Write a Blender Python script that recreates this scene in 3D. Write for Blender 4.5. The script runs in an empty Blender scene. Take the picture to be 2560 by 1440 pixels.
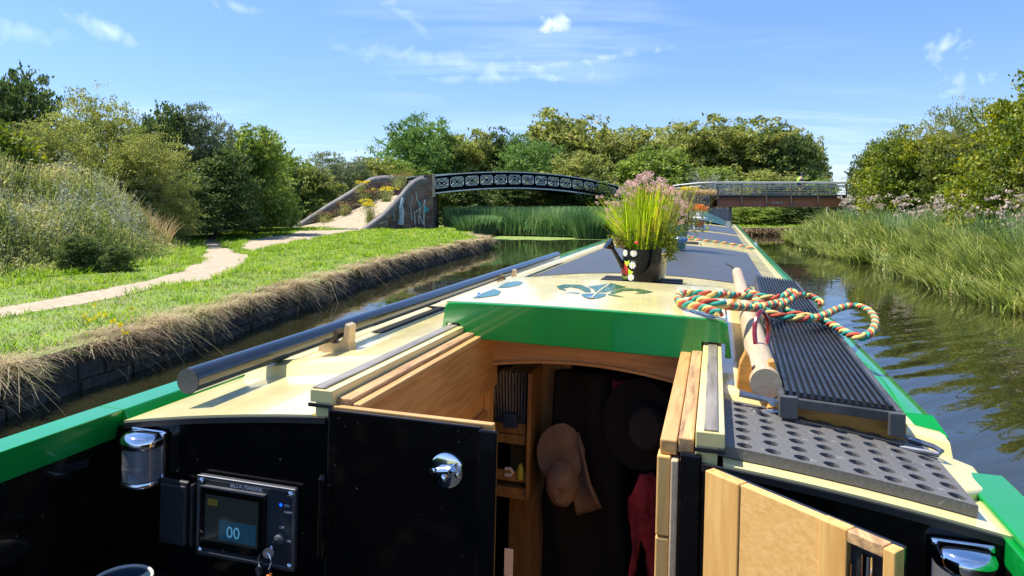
import bpy, bmesh, math, random
import numpy as np
from mathutils import Matrix, Vector
random.seed(7); rng = np.random.default_rng(11)
sc = bpy.context.scene
# ---------------------------------------------------------------- camera, world, sun, exposure
F, CX, CY, HC = 1775.0, 1280.0, 508.0, 2.15       # focal length in px of the 2560 wide picture, horizon row, eye height over water
cd = bpy.data.cameras.new('camera'); cam = bpy.data.objects.new('camera', cd); sc.collection.objects.link(cam)
cam.location = (0, 0, HC); cam.rotation_euler = (math.radians(90), 0, 0)
cd.sensor_width = 36; cd.lens = 36*F/2560; cd.shift_x = 0; cd.shift_y = -(720-CY)/2560
cd.clip_start = .05; cd.clip_end = 6000
sc.camera = cam
AL = math.atan(509/F); HEEL = math.radians(1.4)
fw = Vector((math.sin(AL), math.cos(AL), 0)); rt0 = Vector((math.cos(AL), -math.sin(AL), 0)); up0 = Vector((0, 0, 1))
rt = rt0*math.cos(HEEL)-up0*math.sin(HEEL); up = up0*math.cos(HEEL)+rt0*math.sin(HEEL)
O = Vector((0, 0, HC))-up*.5
B = Matrix(((rt.x, fw.x, up.x, O.x), (rt.y, fw.y, up.y, O.y), (rt.z, fw.z, up.z, O.z), (0, 0, 0, 1)))   # boat frame: x right, y to the bow, z up from the handrail
sun_dir = (rt*-.52+fw*-.04+Vector((0, 0, 1))*.92).normalized()
EL = math.asin(sun_dir.z); AZ = math.atan2(sun_dir.x, sun_dir.y)
sd = bpy.data.lights.new('sun', 'SUN'); sd.energy = 5.0; sd.angle = math.radians(.5); sd.color = (1, .94, .84)
so = bpy.data.objects.new('sun', sd); sc.collection.objects.link(so)
so.rotation_euler = sun_dir.to_track_quat('Z', 'Y').to_euler()
W = bpy.data.worlds.new('World'); sc.world = W; W.use_nodes = True
nt = W.node_tree; nt.nodes.clear()
def N(t, k, **kw):
    n = t.nodes.new(k)
    for a, b in kw.items(): setattr(n, a, b)
    return n
wo = N(nt, 'ShaderNodeOutputWorld'); bg = N(nt, 'ShaderNodeBackground')
sky = N(nt, 'ShaderNodeTexSky', sky_type='NISHITA', sun_disc=False)
sky.sun_elevation = EL; sky.sun_rotation = AZ; sky.air_density = 1.0; sky.dust_density = .05; sky.ozone_density = 4.0; sky.altitude = 50
bg.inputs[1].default_value = .14
# thin cirrus mixed into the sky by direction
tc = N(nt, 'ShaderNodeTexCoord'); sep = N(nt, 'ShaderNodeSeparateXYZ'); nt.links.new(tc.outputs['Generated'], sep.inputs[0])
dv = []
for i in (0, 1):
    ad = N(nt, 'ShaderNodeMath', operation='ADD'); nt.links.new(sep.outputs[2], ad.inputs[0]); ad.inputs[1].default_value = .12
    m = N(nt, 'ShaderNodeMath', operation='DIVIDE'); nt.links.new(sep.outputs[i], m.inputs[0]); nt.links.new(ad.outputs[0], m.inputs[1]); dv.append(m)
cb = N(nt, 'ShaderNodeCombineXYZ'); nt.links.new(dv[0].outputs[0], cb.inputs[0]); nt.links.new(dv[1].outputs[0], cb.inputs[1])
mp = N(nt, 'ShaderNodeMapping'); mp.inputs['Rotation'].default_value = (0, 0, .45); mp.inputs['Scale'].default_value = (.45, 1.5, 1); mp.inputs['Location'].default_value = (2.1, .35, 0)
nt.links.new(cb.outputs[0], mp.inputs[0])
n1 = N(nt, 'ShaderNodeTexNoise'); n1.inputs['Scale'].default_value = 1.6; n1.inputs['Detail'].default_value = 9; n1.inputs['Roughness'].default_value = .58; n1.inputs['Distortion'].default_value = .7
nt.links.new(mp.outputs[0], n1.inputs[0])
n2 = N(nt, 'ShaderNodeTexNoise'); n2.inputs['Scale'].default_value = .55; n2.inputs['Detail'].default_value = 2; nt.links.new(cb.outputs[0], n2.inputs[0])
r1 = N(nt, 'ShaderNodeMapRange'); r1.inputs[1].default_value = .47; r1.inputs[2].default_value = .80; nt.links.new(n1.outputs[0], r1.inputs[0])
r2 = N(nt, 'ShaderNodeMapRange'); r2.inputs[1].default_value = .42; r2.inputs[2].default_value = .60; nt.links.new(n2.outputs[0], r2.inputs[0])
mm = N(nt, 'ShaderNodeMath', operation='MULTIPLY'); nt.links.new(r1.outputs[0], mm.inputs[0]); nt.links.new(r2.outputs[0], mm.inputs[1])
m3 = N(nt, 'ShaderNodeMath', operation='MULTIPLY'); nt.links.new(mm.outputs[0], m3.inputs[0]); m3.inputs[1].default_value = .28
def wm(op, a, b=None):
    n = N(nt, 'ShaderNodeMath', operation=op)
    for i, s_ in enumerate((a, b)):
        if s_ is None: continue
        if isinstance(s_, (int, float)): n.inputs[i].default_value = s_
        else: nt.links.new(s_, n.inputs[i])
    return n.outputs[0]
fx = wm('DIVIDE', sep.outputs[0], wm('MAXIMUM', sep.outputs[1], .05)); fz = wm('DIVIDE', sep.outputs[2], wm('MAXIMUM', sep.outputs[1], .05))   # sky ahead, flat angles
n4 = N(nt, 'ShaderNodeTexNoise'); n4.inputs['Scale'].default_value = 34; n4.inputs['Detail'].default_value = 7; n4.inputs['Distortion'].default_value = .6; nt.links.new(tc.outputs['Generated'], n4.inputs[0])
tot = m3.outputs[0]
for (px, py, rx, ry, rot, amp) in ((1390, 62, 62, 30, -.15, 1.5), (2350, 120, 95, 34, .25, .8), (2400, 195, 80, 55, .2, .8), (270, 75, 190, 26, -.38, .55), (40, 80, 120, 40, -.1, .3), (1120, 150, 330, 30, -.12, .35), (1480, 150, 250, 14, .16, .5), (1250, 195, 300, 16, .02, .4), (600, 20, 80, 26, -.4, .45), (1040, 60, 90, 22, -.7, .4)):
    ax, az_ = (px-CX)/F, (CY-py)/F; dx = wm('SUBTRACT', fx, ax); dz = wm('SUBTRACT', fz, az_); c_, s_ = math.cos(rot), math.sin(rot)
    u_ = wm('MULTIPLY', wm('ADD', wm('MULTIPLY', dx, c_), wm('MULTIPLY', dz, s_)), F/rx); v_ = wm('MULTIPLY', wm('SUBTRACT', wm('MULTIPLY', dz, c_), wm('MULTIPLY', dx, s_)), F/ry)
    rr = wm('SQRT', wm('ADD', wm('MULTIPLY', u_, u_), wm('MULTIPLY', v_, v_))); g_ = wm('MAXIMUM', wm('SUBTRACT', wm('ADD', wm('MULTIPLY', n4.outputs[0], 3.4), -.95), rr), 0)
    g_ = wm('MULTIPLY', g_, wm('GREATER_THAN', sep.outputs[1], .1)); tot = wm('ADD', tot, wm('MULTIPLY', g_, amp*.33))
tot = wm('MINIMUM', tot, .8)
mx = N(nt, 'ShaderNodeMix', data_type='RGBA'); nt.links.new(tot, mx.inputs[0]); hsv = N(nt, 'ShaderNodeHueSaturation'); hsv.inputs['Saturation'].default_value = 1.18; nt.links.new(sky.outputs[0], hsv.inputs['Color']); hz = N(nt, 'ShaderNodeMapRange'); hz.inputs[1].default_value = 0; hz.inputs[2].default_value = .42; nt.links.new(sep.outputs[2], hz.inputs[0])
tint = N(nt, 'ShaderNodeMix', data_type='RGBA'); tint.inputs[6].default_value = (.50, .56, .80, 1); tint.inputs[7].default_value = (1.25, .98, .96, 1); nt.links.new(hz.outputs[0], tint.inputs[0])
mul = N(nt, 'ShaderNodeMix', data_type='RGBA', blend_type='MULTIPLY'); mul.inputs[0].default_value = 1; nt.links.new(hsv.outputs[0], mul.inputs[6]); nt.links.new(tint.outputs[2], mul.inputs[7]); nt.links.new(mul.outputs[2], mx.inputs[6]); mx.inputs[7].default_value = (8.5, 8.8, 9.3, 1)
nt.links.new(mx.outputs[2], bg.inputs[0]); nt.links.new(bg.outputs[0], wo.inputs[0])
sc.view_settings.view_transform = 'Standard'; sc.view_settings.look = 'None'; sc.view_settings.exposure = .75; sc.view_settings.gamma = 1
sc.cycles.max_bounces = 8; sc.cycles.transparent_max_bounces = 8; sc.cycles.caustics_reflective = False

# ---------------------------------------------------------------- geometry helpers
camv = Vector((0, 0, HC)); Ri = B.to_3x3().transposed()
def pw(px, py, z=None, d=None):                      # pixel -> world point, on height z or at distance d
    r = Vector(((px-CX)/F, 1, -(py-CY)/F)); t = d if d is not None else (z-HC)/r.z
    return camv+r*t
def pb(px, py, z=None, y=None):                      # pixel -> boat-frame point
    r = Ri @ Vector(((px-CX)/F, 1, -(py-CY)/F)); c = Vector((0, 0, .5))
    t = (z-.5)/r.z if z is not None else y/r.y
    return c+r*t
def zr(x): return .06-.105*(x+.39)**2                # cambered cabin roof

class MB:
    def __init__(s): s.v = []; s.f = []; s.m = []
    def add(s, vs, fs, mi=0):
        k = len(s.v); s.v += [tuple(v) for v in vs]; s.f += [tuple(i+k for i in f) for f in fs]; s.m += [mi]*len(fs); return s
    def box(s, a, b, mi=0, rot=None, c=None):
        x0, y0, z0 = a; x1, y1, z1 = b
        vs = [Vector(p) for p in ((x0, y0, z0), (x1, y0, z0), (x1, y1, z0), (x0, y1, z0), (x0, y0, z1), (x1, y0, z1), (x1, y1, z1), (x0, y1, z1))]
        if rot is not None:
            c = Vector(c) if c is not None else sum(vs, Vector())/8; vs = [rot @ (v-c)+c for v in vs]
        return s.add(vs, [(0, 3, 2, 1), (4, 5, 6, 7), (0, 1, 5, 4), (1, 2, 6, 5), (2, 3, 7, 6), (3, 0, 4, 7)], mi)
    def prism(s, poly, off, mi=0):                   # closed polygon (3-D points) extruded by vector off
        n = len(poly); a = [Vector(p) for p in poly]; b = [p+Vector(off) for p in a]
        return s.add(a+b, [tuple(range(n))[::-1], tuple(range(n, 2*n))]+[(i, (i+1) % n, n+(i+1) % n, n+i) for i in range(n)], mi)
    def tube(s, pts, r, seg=10, mi=0, cap=True, closed=False):
        P = [Vector(p) for p in pts]; n = len(P); rr = r if hasattr(r, '__len__') else [r]*n
        vs = []; up_ = None
        for i, p in enumerate(P):
            if closed: t = P[(i+1) % n]-P[i-1]
            else: t = P[min(i+1, n-1)]-P[max(i-1, 0)]
            t.normalize()
            if up_ is None: up_ = Vector((0, 0, 1)) if abs(t.z) < .9 else Vector((1, 0, 0))
            a = t.cross(up_); a.normalize(); b = a.cross(t); up_ = b
            for k in range(seg):
                th = 2*math.pi*k/seg; vs.append(p+(a*math.cos(th)+b*math.sin(th))*rr[i])
        fs = []
        for i in range(n if closed else n-1):
            j = (i+1) % n
            for k in range(seg):
                k2 = (k+1) % seg; fs.append((i*seg+k, i*seg+k2, j*seg+k2, j*seg+k))
        if cap and not closed: fs += [tuple(range(seg))[::-1], tuple((n-1)*seg+k for k in range(seg))]
        return s.add(vs, fs, mi)
    def lathe(s, prof, c=(0, 0, 0), seg=24, mi=0, axis=None, sx=1, sy=1):
        c = Vector(c); M = Vector(axis).to_track_quat('Z', 'Y').to_matrix() if axis else Matrix.Identity(3)
        vs = []; n = len(prof)
        for r, z in prof:
            for k in range(seg):
                th = 2*math.pi*k/seg; vs.append(M @ Vector((r*math.cos(th)*sx, r*math.sin(th)*sy, z))+c)
        fs = [(i*seg+k, i*seg+(k+1) % seg, (i+1)*seg+(k+1) % seg, (i+1)*seg+k) for i in range(n-1) for k in range(seg)]
        if prof[0][0] > 1e-6: fs.append(tuple(range(seg))[::-1])
        if prof[-1][0] > 1e-6: fs.append(tuple((n-1)*seg+k for k in range(seg)))
        return s.add(vs, fs, mi)
    def grid(s, fn, nu, nv, mi=0, flip=False):
        vs = [fn(i/nu, j/nv) for j in range(nv+1) for i in range(nu+1)]
        w = nu+1; fs = [(j*w+i, j*w+i+1, (j+1)*w+i+1, (j+1)*w+i) for j in range(nv) for i in range(nu)]
        if flip: fs = [f[::-1] for f in fs]
        return s.add(vs, fs, mi)

base = {}
def setlab(o, label=None, cat=None, group=None, kind=None):
    if label: o['label'] = label
    if cat: o['category'] = cat
    if group: o['group'] = group
    if kind: o['kind'] = kind
    return o
def link(o): sc.collection.objects.link(o); return o
def thing(name, label, cat, loc=(0, 0, 0), boat=False, group=None):
    o = link(bpy.data.objects.new(name, None)); o.empty_display_size = .1
    base[o.name] = (Vector(loc), boat)
    o.matrix_world = (B @ Matrix.Translation(loc)) if boat else Matrix.Translation(loc)
    return setlab(o, label, cat, group)
def build(name, mb, mats, parent=None, label=None, cat=None, group=None, kind=None, loc=(0, 0, 0), boat=False, smooth=35, bevel=0, bseg=2, sub=0):
    off = Vector(loc)
    if parent: off, boat = base[parent.name]
    me = bpy.data.meshes.new(name)
    me.from_pydata([(v[0]-off.x, v[1]-off.y, v[2]-off.z) for v in mb.v], [], mb.f)
    if not isinstance(mats, (list, tuple)): mats = [mats]
    for m in mats: me.materials.append(m)
    if len(mats) > 1: me.polygons.foreach_set('material_index', mb.m)
    bm = bmesh.new(); bm.from_mesh(me); bmesh.ops.recalc_face_normals(bm, faces=bm.faces); bm.to_mesh(me); bm.free()
    if smooth:
        me.polygons.foreach_set('use_smooth', [True]*len(me.polygons)); me.set_sharp_from_angle(angle=math.radians(smooth))
    o = link(bpy.data.objects.new(name, me)); base[o.name] = (off, boat)
    if parent: o.parent = parent
    else: o.matrix_world = (B @ Matrix.Translation(off)) if boat else Matrix.Translation(off)
    if bevel:
        md = o.modifiers.new('bevel', 'BEVEL'); md.width = bevel; md.segments = bseg; md.limit_method = 'ANGLE'; md.angle_limit = math.radians(40)
    if sub:
        md = o.modifiers.new('sub', 'SUBSURF'); md.levels = sub; md.render_levels = sub
    return setlab(o, label, cat, group, kind)
def raw(name, V, Fq, mat, parent=None, label=None, cat=None, group=None, kind=None, smooth=False, loc=(0, 0, 0)):   # big numpy mesh of quads
    me = bpy.data.meshes.new(name); V = np.asarray(V, np.float32); Fq = np.asarray(Fq, np.int32)
    me.vertices.add(len(V)); me.vertices.foreach_set('co', V.ravel())
    me.loops.add(Fq.size); me.loops.foreach_set('vertex_index', Fq.ravel())
    me.polygons.add(len(Fq)); me.polygons.foreach_set('loop_start', np.arange(0, Fq.size, 4, dtype=np.int32))
    me.update(calc_edges=True)
    if smooth: me.polygons.foreach_set('use_smooth', [True]*len(me.polygons))
    me.materials.append(mat); o = link(bpy.data.objects.new(name, me))
    if parent: o.parent = parent
    else: o.location = loc
    return setlab(o, label, cat, group, kind)
def dup(root, mw, label=None, group=None):
    r = root.copy(); link(r); r.matrix_world = mw
    if label: r['label'] = label
    if group: r['group'] = group
    for ch in list(root.children):
        c = ch.copy(); link(c); c.parent = r
        for g in list(ch.children):
            d = g.copy(); link(d); d.parent = c
    return r
def smoothpath(pts, n=8):                            # Catmull-Rom through points
    P = [Vector(p) for p in pts]; P = [P[0]*2-P[1]]+P+[P[-1]*2-P[-2]]; out = []
    for i in range(1, len(P)-2):
        for k in range(n):
            t = k/n; a, b, c, d = P[i-1:i+3]
            out.append(.5*((2*b)+(c-a)*t+(2*a-5*b+4*c-d)*t*t+(3*b-a-3*c+d)*t**3))
    return out+[P[-2]]

# ---------------------------------------------------------------- materials
def mat(name, col, rough=.5, metal=0, var=.0, vs=8, col2=None, bump=0, bs=40, coat=0, spec=None, stretch=None, detail=5, emit=None, trans=0, ior=None, rv=0, ramp=(.35, .65)):
    m = bpy.data.materials.new(name); m.use_nodes = True; t = m.node_tree; p = t.nodes['Principled BSDF']
    p.inputs['Base Color'].default_value = (*col, 1); p.inputs['Roughness'].default_value = rough; p.inputs['Metallic'].default_value = metal
    if coat: p.inputs['Coat Weight'].default_value = coat; p.inputs['Coat Roughness'].default_value = .04
    if spec is not None: p.inputs['Specular IOR Level'].default_value = spec
    if trans: p.inputs['Transmission Weight'].default_value = trans
    if ior: p.inputs['IOR'].default_value = ior
    if emit: p.inputs['Emission Color'].default_value = (*emit[0], 1); p.inputs['Emission Strength'].default_value = emit[1]
    tcn = N(t, 'ShaderNodeTexCoord'); mpn = N(t, 'ShaderNodeMapping'); t.links.new(tcn.outputs['Object'], mpn.inputs[0])
    if stretch: mpn.inputs['Scale'].default_value = stretch
    if var or col2:
        n = N(t, 'ShaderNodeTexNoise'); n.inputs['Scale'].default_value = vs; n.inputs['Detail'].default_value = detail; t.links.new(mpn.outputs[0], n.inputs[0])
        r = N(t, 'ShaderNodeValToRGB'); t.links.new(n.outputs[0], r.inputs[0])
        c2 = col2 if col2 else tuple(c*(1-var) for c in col)
        r.color_ramp.elements[0].position = ramp[0]; r.color_ramp.elements[1].position = ramp[1]
        r.color_ramp.elements[0].color = (*c2, 1); r.color_ramp.elements[1].color = (*col, 1)
        t.links.new(r.outputs[0], p.inputs['Base Color'])
    if rv:
        n = N(t, 'ShaderNodeTexNoise'); n.inputs['Scale'].default_value = vs*1.7; n.inputs['Detail'].default_value = 6; t.links.new(mpn.outputs[0], n.inputs[0])
        r = N(t, 'ShaderNodeMapRange'); r.inputs[1].default_value = .3; r.inputs[2].default_value = .7; r.inputs[3].default_value = max(0, rough-rv); r.inputs[4].default_value = rough+rv
        t.links.new(n.outputs[0], r.inputs[0]); t.links.new(r.outputs[0], p.inputs['Roughness'])
    if bump:
        n = N(t, 'ShaderNodeTexNoise'); n.inputs['Scale'].default_value = bs; n.inputs['Detail'].default_value = 4; t.links.new(mpn.outputs[0], n.inputs[0])
        b = N(t, 'ShaderNodeBump'); b.inputs['Strength'].default_value = bump; b.inputs['Distance'].default_value = .01; t.links.new(n.outputs[0], b.inputs['Height']); t.links.new(b.outputs[0], p.inputs['Normal'])
    return m
def leafmat(name, cols, trans=.35, rough=.55, scale=.5):      # colour per leaf plus slow patches
    m = bpy.data.materials.new(name); m.use_nodes = True; t = m.node_tree; p = t.nodes['Principled BSDF']; out = t.nodes['Material Output']
    g = N(t, 'ShaderNodeNewGeometry'); r = N(t, 'ShaderNodeValToRGB')
    tcn = N(t, 'ShaderNodeTexCoord'); n = N(t, 'ShaderNodeTexNoise'); n.inputs['Scale'].default_value = scale; n.inputs['Detail'].default_value = 3
    t.links.new(g.outputs['Position'], n.inputs[0])
    a = N(t, 'ShaderNodeMath', operation='MULTIPLY'); a.inputs[1].default_value = .5; t.links.new(g.outputs['Random Per Island'], a.inputs[0])
    mr = N(t, 'ShaderNodeMapRange'); mr.inputs[1].default_value = .3; mr.inputs[2].default_value = .7; mr.inputs[4].default_value = .5; t.links.new(n.outputs[0], mr.inputs[0])
    s = N(t, 'ShaderNodeMath', operation='ADD'); t.links.new(a.outputs[0], s.inputs[0]); t.links.new(mr.outputs[0], s.inputs[1]); t.links.new(s.outputs[0], r.inputs[0])
    els = r.color_ramp.elements
    while len(els) < len(cols): els.new(.5)
    for i, c in enumerate(cols): els[i].position = .12+.76*i/(len(cols)-1); els[i].color = (*c, 1)
    t.links.new(r.outputs[0], p.inputs['Base Color']); p.inputs['Roughness'].default_value = rough; p.inputs['Specular IOR Level'].default_value = .3
    tr = N(t, 'ShaderNodeBsdfTranslucent'); hs = N(t, 'ShaderNodeHueSaturation'); hs.inputs['Value'].default_value = 1.5; hs.inputs['Saturation'].default_value = 1.1
    t.links.new(r.outputs[0], hs.inputs['Color']); t.links.new(hs.outputs[0], tr.inputs[0])
    mx_ = N(t, 'ShaderNodeMixShader'); mx_.inputs[0].default_value = trans; t.links.new(p.outputs[0], mx_.inputs[1]); t.links.new(tr.outputs[0], mx_.inputs[2]); t.links.new(mx_.outputs[0], out.inputs[0])
    return m
M = {}
M['cream'] = mat('cream_paint', (.80, .68, .33), .25, var=.16, vs=3.5, coat=.6, rv=.08, bump=.02, bs=6)
M['cream_trim'] = mat('cream_trim_paint', (.76, .64, .28), .3, var=.1, vs=9, coat=.4)
M['green'] = mat('green_gloss_paint', (.002, .28, .04), .2, var=.12, vs=6, coat=.7, rv=.05)
M['dgreen'] = mat('dark_green_paint', (.012, .10, .06), .2, var=.15, vs=5, coat=.8)
M['black'] = mat('black_gloss_paint', (.0055, .0045, .0038), .14, col2=(.016, .011, .007), vs=16, coat=.3, spec=.2, rv=.09, ramp=(.25, .45), bump=.03, bs=5)
M['matt'] = mat('matt_black', (.010, .010, .011), .6, var=.3, vs=10)
M['hull'] = mat('hull_black', (.012, .012, .012), .5, var=.3, vs=4)
M['nonslip'] = mat('nonslip_roof_paint', (.036, .038, .046), .34, col2=(.085, .088, .098), vs=7, stretch=(1, 9, 1), bump=.35, bs=260, rv=.08, detail=8, ramp=(.45, .8))
M['polepaint'] = mat('black_pole_paint', (.012, .014, .02), .17, coat=.6, var=.2, vs=20)
M['wood'] = None
M['chrome'] = mat('chrome', (.85, .86, .88), .07, 1)
M['steel'] = mat('dull_steel', (.32, .33, .35), .35, .9, var=.3, vs=30)
M['brasswear'] = mat('worn_brass_strip', (.36, .31, .24), .4, .2, col2=(.18, .155, .12), vs=6, stretch=(8, 1, 8), rv=.1)
M['rubber'] = mat('dusty_rubber', (.015, .016, .022), .55, col2=(.13, .125, .12), vs=9, bump=.3, bs=90, ramp=(.62, .88), detail=9)
M['rib'] = mat('black_ribbed_rubber', (.016, .017, .019), .42, var=.3, vs=12, rv=.1)
M['darkint'] = mat('dark_interior', (.035, .026, .018), .7, var=.3, vs=4)
def woodmat(name, c1, c2, axis=(1, 14, 14), rough=.45, coat=.15, scale=3.5):
    m = bpy.data.materials.new(name); m.use_nodes = True; t = m.node_tree; p = t.nodes['Principled BSDF']
    tcn = N(t, 'ShaderNodeTexCoord'); mpn = N(t, 'ShaderNodeMapping'); t.links.new(tcn.outputs['Object'], mpn.inputs[0]); mpn.inputs['Scale'].default_value = axis
    n = N(t, 'ShaderNodeTexNoise'); n.inputs['Scale'].default_value = scale; n.inputs['Detail'].default_value = 10; n.inputs['Roughness'].default_value = .65; n.inputs['Distortion'].default_value = .6
    t.links.new(mpn.outputs[0], n.inputs[0]); r = N(t, 'ShaderNodeValToRGB'); t.links.new(n.outputs[0], r.inputs[0])
    r.color_ramp.elements[0].position = .33; r.color_ramp.elements[1].position = .62; r.color_ramp.elements[0].color = (*c2, 1); r.color_ramp.elements[1].color = (*c1, 1)
    t.links.new(r.outputs[0], p.inputs['Base Color']); p.inputs['Roughness'].default_value = rough; p.inputs['Coat Weight'].default_value = coat
    b = N(t, 'ShaderNodeBump'); b.inputs['Strength'].default_value = .15; b.inputs['Distance'].default_value = .003; t.links.new(n.outputs[0], b.inputs['Height']); t.links.new(b.outputs[0], p.inputs['Normal'])
    return m
M['oak_x'] = woodmat('oak_along_x', (.66, .38, .13), (.48, .24, .07), (1.2, 16, 16))
M['oak_y'] = woodmat('oak_along_y', (.68, .39, .13), (.45, .22, .065), (16, 1.2, 16))
M['oak_z'] = woodmat('oak_along_z', (.80, .47, .15), (.60, .31, .08), (16, 16, 1.2))
M['oak_worn'] = woodmat('weathered_oak', (.62, .37, .16), (.22, .12, .06), (26, 2, 26), .6, 0)
M['ash'] = woodmat('pale_ash', (.58, .44, .28), (.48, .34, .20), (18, 1.4, 18), .45, .1)
M['block'] = woodmat('orange_varnished_wood', (.78, .36, .06), (.50, .20, .035), (2, 14, 14), .4, .3)
M['panelply'] = woodmat('ply', (.80, .47, .16), (.66, .36, .10), (3, 22, 22), .5, .1, 5)

bark = mat('bark', (.09, .07, .05), .9, col2=(.04, .03, .025), vs=6, stretch=(4, 4, 1), bump=.5, bs=12)
deadwood = mat('bare_branches', (.42, .38, .33), .9, var=.3, vs=5)
def speckle(m, col, sc_=110, thr=.70, amt=.8):
    t = m.node_tree; p = t.nodes['Principled BSDF']; tcn = N(t, 'ShaderNodeTexCoord'); n = N(t, 'ShaderNodeTexNoise'); n.inputs['Scale'].default_value = sc_; n.inputs['Detail'].default_value = 2; t.links.new(tcn.outputs['Object'], n.inputs[0])
    r = N(t, 'ShaderNodeMapRange'); r.inputs[1].default_value = thr; r.inputs[2].default_value = thr+.03; r.inputs[4].default_value = amt; t.links.new(n.outputs[0], r.inputs[0])
    x = N(t, 'ShaderNodeMix', data_type='RGBA'); t.links.new(r.outputs[0], x.inputs[0]); x.inputs[7].default_value = (*col, 1)
    src = p.inputs['Base Color'].links[0].from_socket; t.links.new(src, x.inputs[6]); t.links.new(x.outputs[2], p.inputs['Base Color'])
speckle(M['black'], (.22, .18, .13), 75, .735, .7); speckle(M['cream'], (.30, .22, .10), 70, .755, .7); speckle(M['rubber'], (.30, .29, .26), 60, .66, .5); speckle(M['rib'], (.2, .2, .19), 90, .70, .6); speckle(M['green'], (.08, .12, .05), 90, .74, .6)
L = {}
L['olive'] = leafmat('olive_leaves', [(.08, .11, .028), (.20, .23, .055), (.34, .36, .09), (.46, .42, .15)], .4)
L['dark'] = leafmat('dark_leaves', [(.04, .07, .02), (.10, .145, .04), (.19, .24, .07)], .4)
L['mid'] = leafmat('green_leaves', [(.06, .10, .022), (.16, .23, .045), (.28, .36, .07), (.40, .42, .10)], .4)
L['yellow'] = leafmat('yellow_green_leaves', [(.045, .08, .012), (.13, .18, .02), (.26, .30, .03), (.48, .42, .04)], .3)
L['grey'] = leafmat('grey_green_leaves', [(0.085, 0.117, 0.060), (0.185, 0.221, 0.108), (0.284, 0.317, 0.156)])
L['willow'] = leafmat('willow_leaves', [(0.071, 0.138, 0.030), (0.156, 0.262, 0.060), (0.256, 0.373, 0.096)])
G = {}
G['lawn'] = leafmat('grass_blades', [(.06, .12, .01), (.15, .27, .02), (.28, .42, .035), (.52, .52, .16)], .45, .5, 2.2)
G['hay'] = leafmat('dry_grass', [(.15, .12, .07), (.40, .31, .19), (.62, .50, .32), (.34, .38, .14)], .35, .7, 1.3)
G['weed'] = leafmat('tall_weeds', [(.07, .12, .025), (.19, .24, .065), (.36, .37, .13), (.60, .52, .30)], .4, .6, .8)
G['pale'] = leafmat('pale_mugwort', [(.16, .20, .13), (.30, .33, .22), (.42, .42, .30)], .3, .6, .5)
G['reed'] = leafmat('reed_blades', [(.03, .08, .03), (.10, .20, .07), (.22, .35, .13), (.45, .50, .24)], .35, .45, .4)
G['sedge'] = leafmat('sedge_blades', [(.04, .06, .015), (.15, .20, .045), (.34, .40, .09), (.68, .62, .26)], .45, .45, 1.5)
G['straw'] = leafmat('straw', [(.45, .33, .16), (.60, .47, .26)], .3, .7)
pinkh = leafmat('faded_pink_flower_heads', [(.36, .25, .20), (.52, .42, .33), (.66, .58, .48)], .3, .8, 1)
yell = leafmat('yellow_ragwort', [(.70, .52, .02), (.88, .72, .04)], .3, .7, 2)
brown = leafmat('brown_seedheads', [(.20, .13, .06), (.35, .24, .11)], .3, .8, 2)

# ---------------------------------------------------------------- foliage makers
def unit(n):
    v = rng.normal(size=(n, 3)); return v/np.linalg.norm(v, axis=1, keepdims=True)
def leaves(C, s, bias=None, asp=.55):                # one pointed quad leaf per centre
    n = len(C); a = unit(n)
    if bias is not None: a = a+bias; a /= np.linalg.norm(a, axis=1, keepdims=True)
    b = np.cross(a, unit(n)); b /= np.linalg.norm(b, axis=1, keepdims=True)
    s = (s*rng.uniform(.6, 1.35, n))[:, None]
    V = np.stack([C-a*s, C+b*s*asp, C+a*s, C-b*s*asp], 1).reshape(-1, 3)
    return V, np.arange(4*n).reshape(n, 4)
def blades(P, L_, w, lean, droop=.3, k=3, az=None, tipw=.15):   # ribbons
    n = len(P); az = rng.uniform(0, 2*np.pi, n) if az is None else az
    d = np.stack([np.cos(az), np.sin(az), np.zeros(n)], 1); side = np.stack([-np.sin(az+rng.normal(0, .9, n)), np.cos(az), np.zeros(n)], 1); side /= np.linalg.norm(side, axis=1, keepdims=True)+1e-6
    ts = np.linspace(0, 1, k+1); V = np.zeros((n, k+1, 2, 3))
    for i, t in enumerate(ts):
        h = L_*(t*np.cos(lean)-droop*t**2.2); o = L_*(t*np.sin(lean)+droop*.8*t**2)
        c = P+d*o[:, None]; c[:, 2] += h
        ww = (w*(1-(1-tipw)*t**1.5))[:, None]*.5
        V[:, i, 0] = c-side*ww; V[:, i, 1] = c+side*ww
    idx = np.arange(n)[:, None]*(2*(k+1)); Fs = []
    for i in range(k): Fs.append(np.concatenate([idx+2*i, idx+2*i+1, idx+2*i+3, idx+2*i+2], 1))
    return V.reshape(-1, 3), np.concatenate(Fs, 0)
def merge(parts):
    Vs, Fs, k = [], [], 0
    for V, F_ in parts: Vs.append(V); Fs.append(F_+k); k += len(V)
    return np.concatenate(Vs), np.concatenate(Fs)
def inpoly(P, poly):
    x, y = P[:, 0], P[:, 1]; c = np.zeros(len(P), bool); n = len(poly)
    for i in range(n):
        x1, y1 = poly[i][:2]; x2, y2 = poly[(i+1) % n][:2]
        if y1 == y2: continue
        c ^= ((y1 > y) != (y2 > y)) & (x < (x2-x1)*(y-y1)/(y2-y1)+x1)
    return c
def scatter(poly, n, z=.5, excl=()):
    A = np.array([p[:2] for p in poly]); lo, hi = A.min(0), A.max(0); out = []
    tot = 0
    while tot < n:
        P = rng.uniform(lo, hi, (n*2, 2)); m = inpoly(P, poly)
        for e in excl: m &= ~inpoly(P, e)
        P = P[m]; out.append(P); tot += len(P)
        if len(P) == 0: break
    P = np.concatenate(out)[:n]; return np.concatenate([P, np.full((len(P), 1), float(z))], 1)

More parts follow.
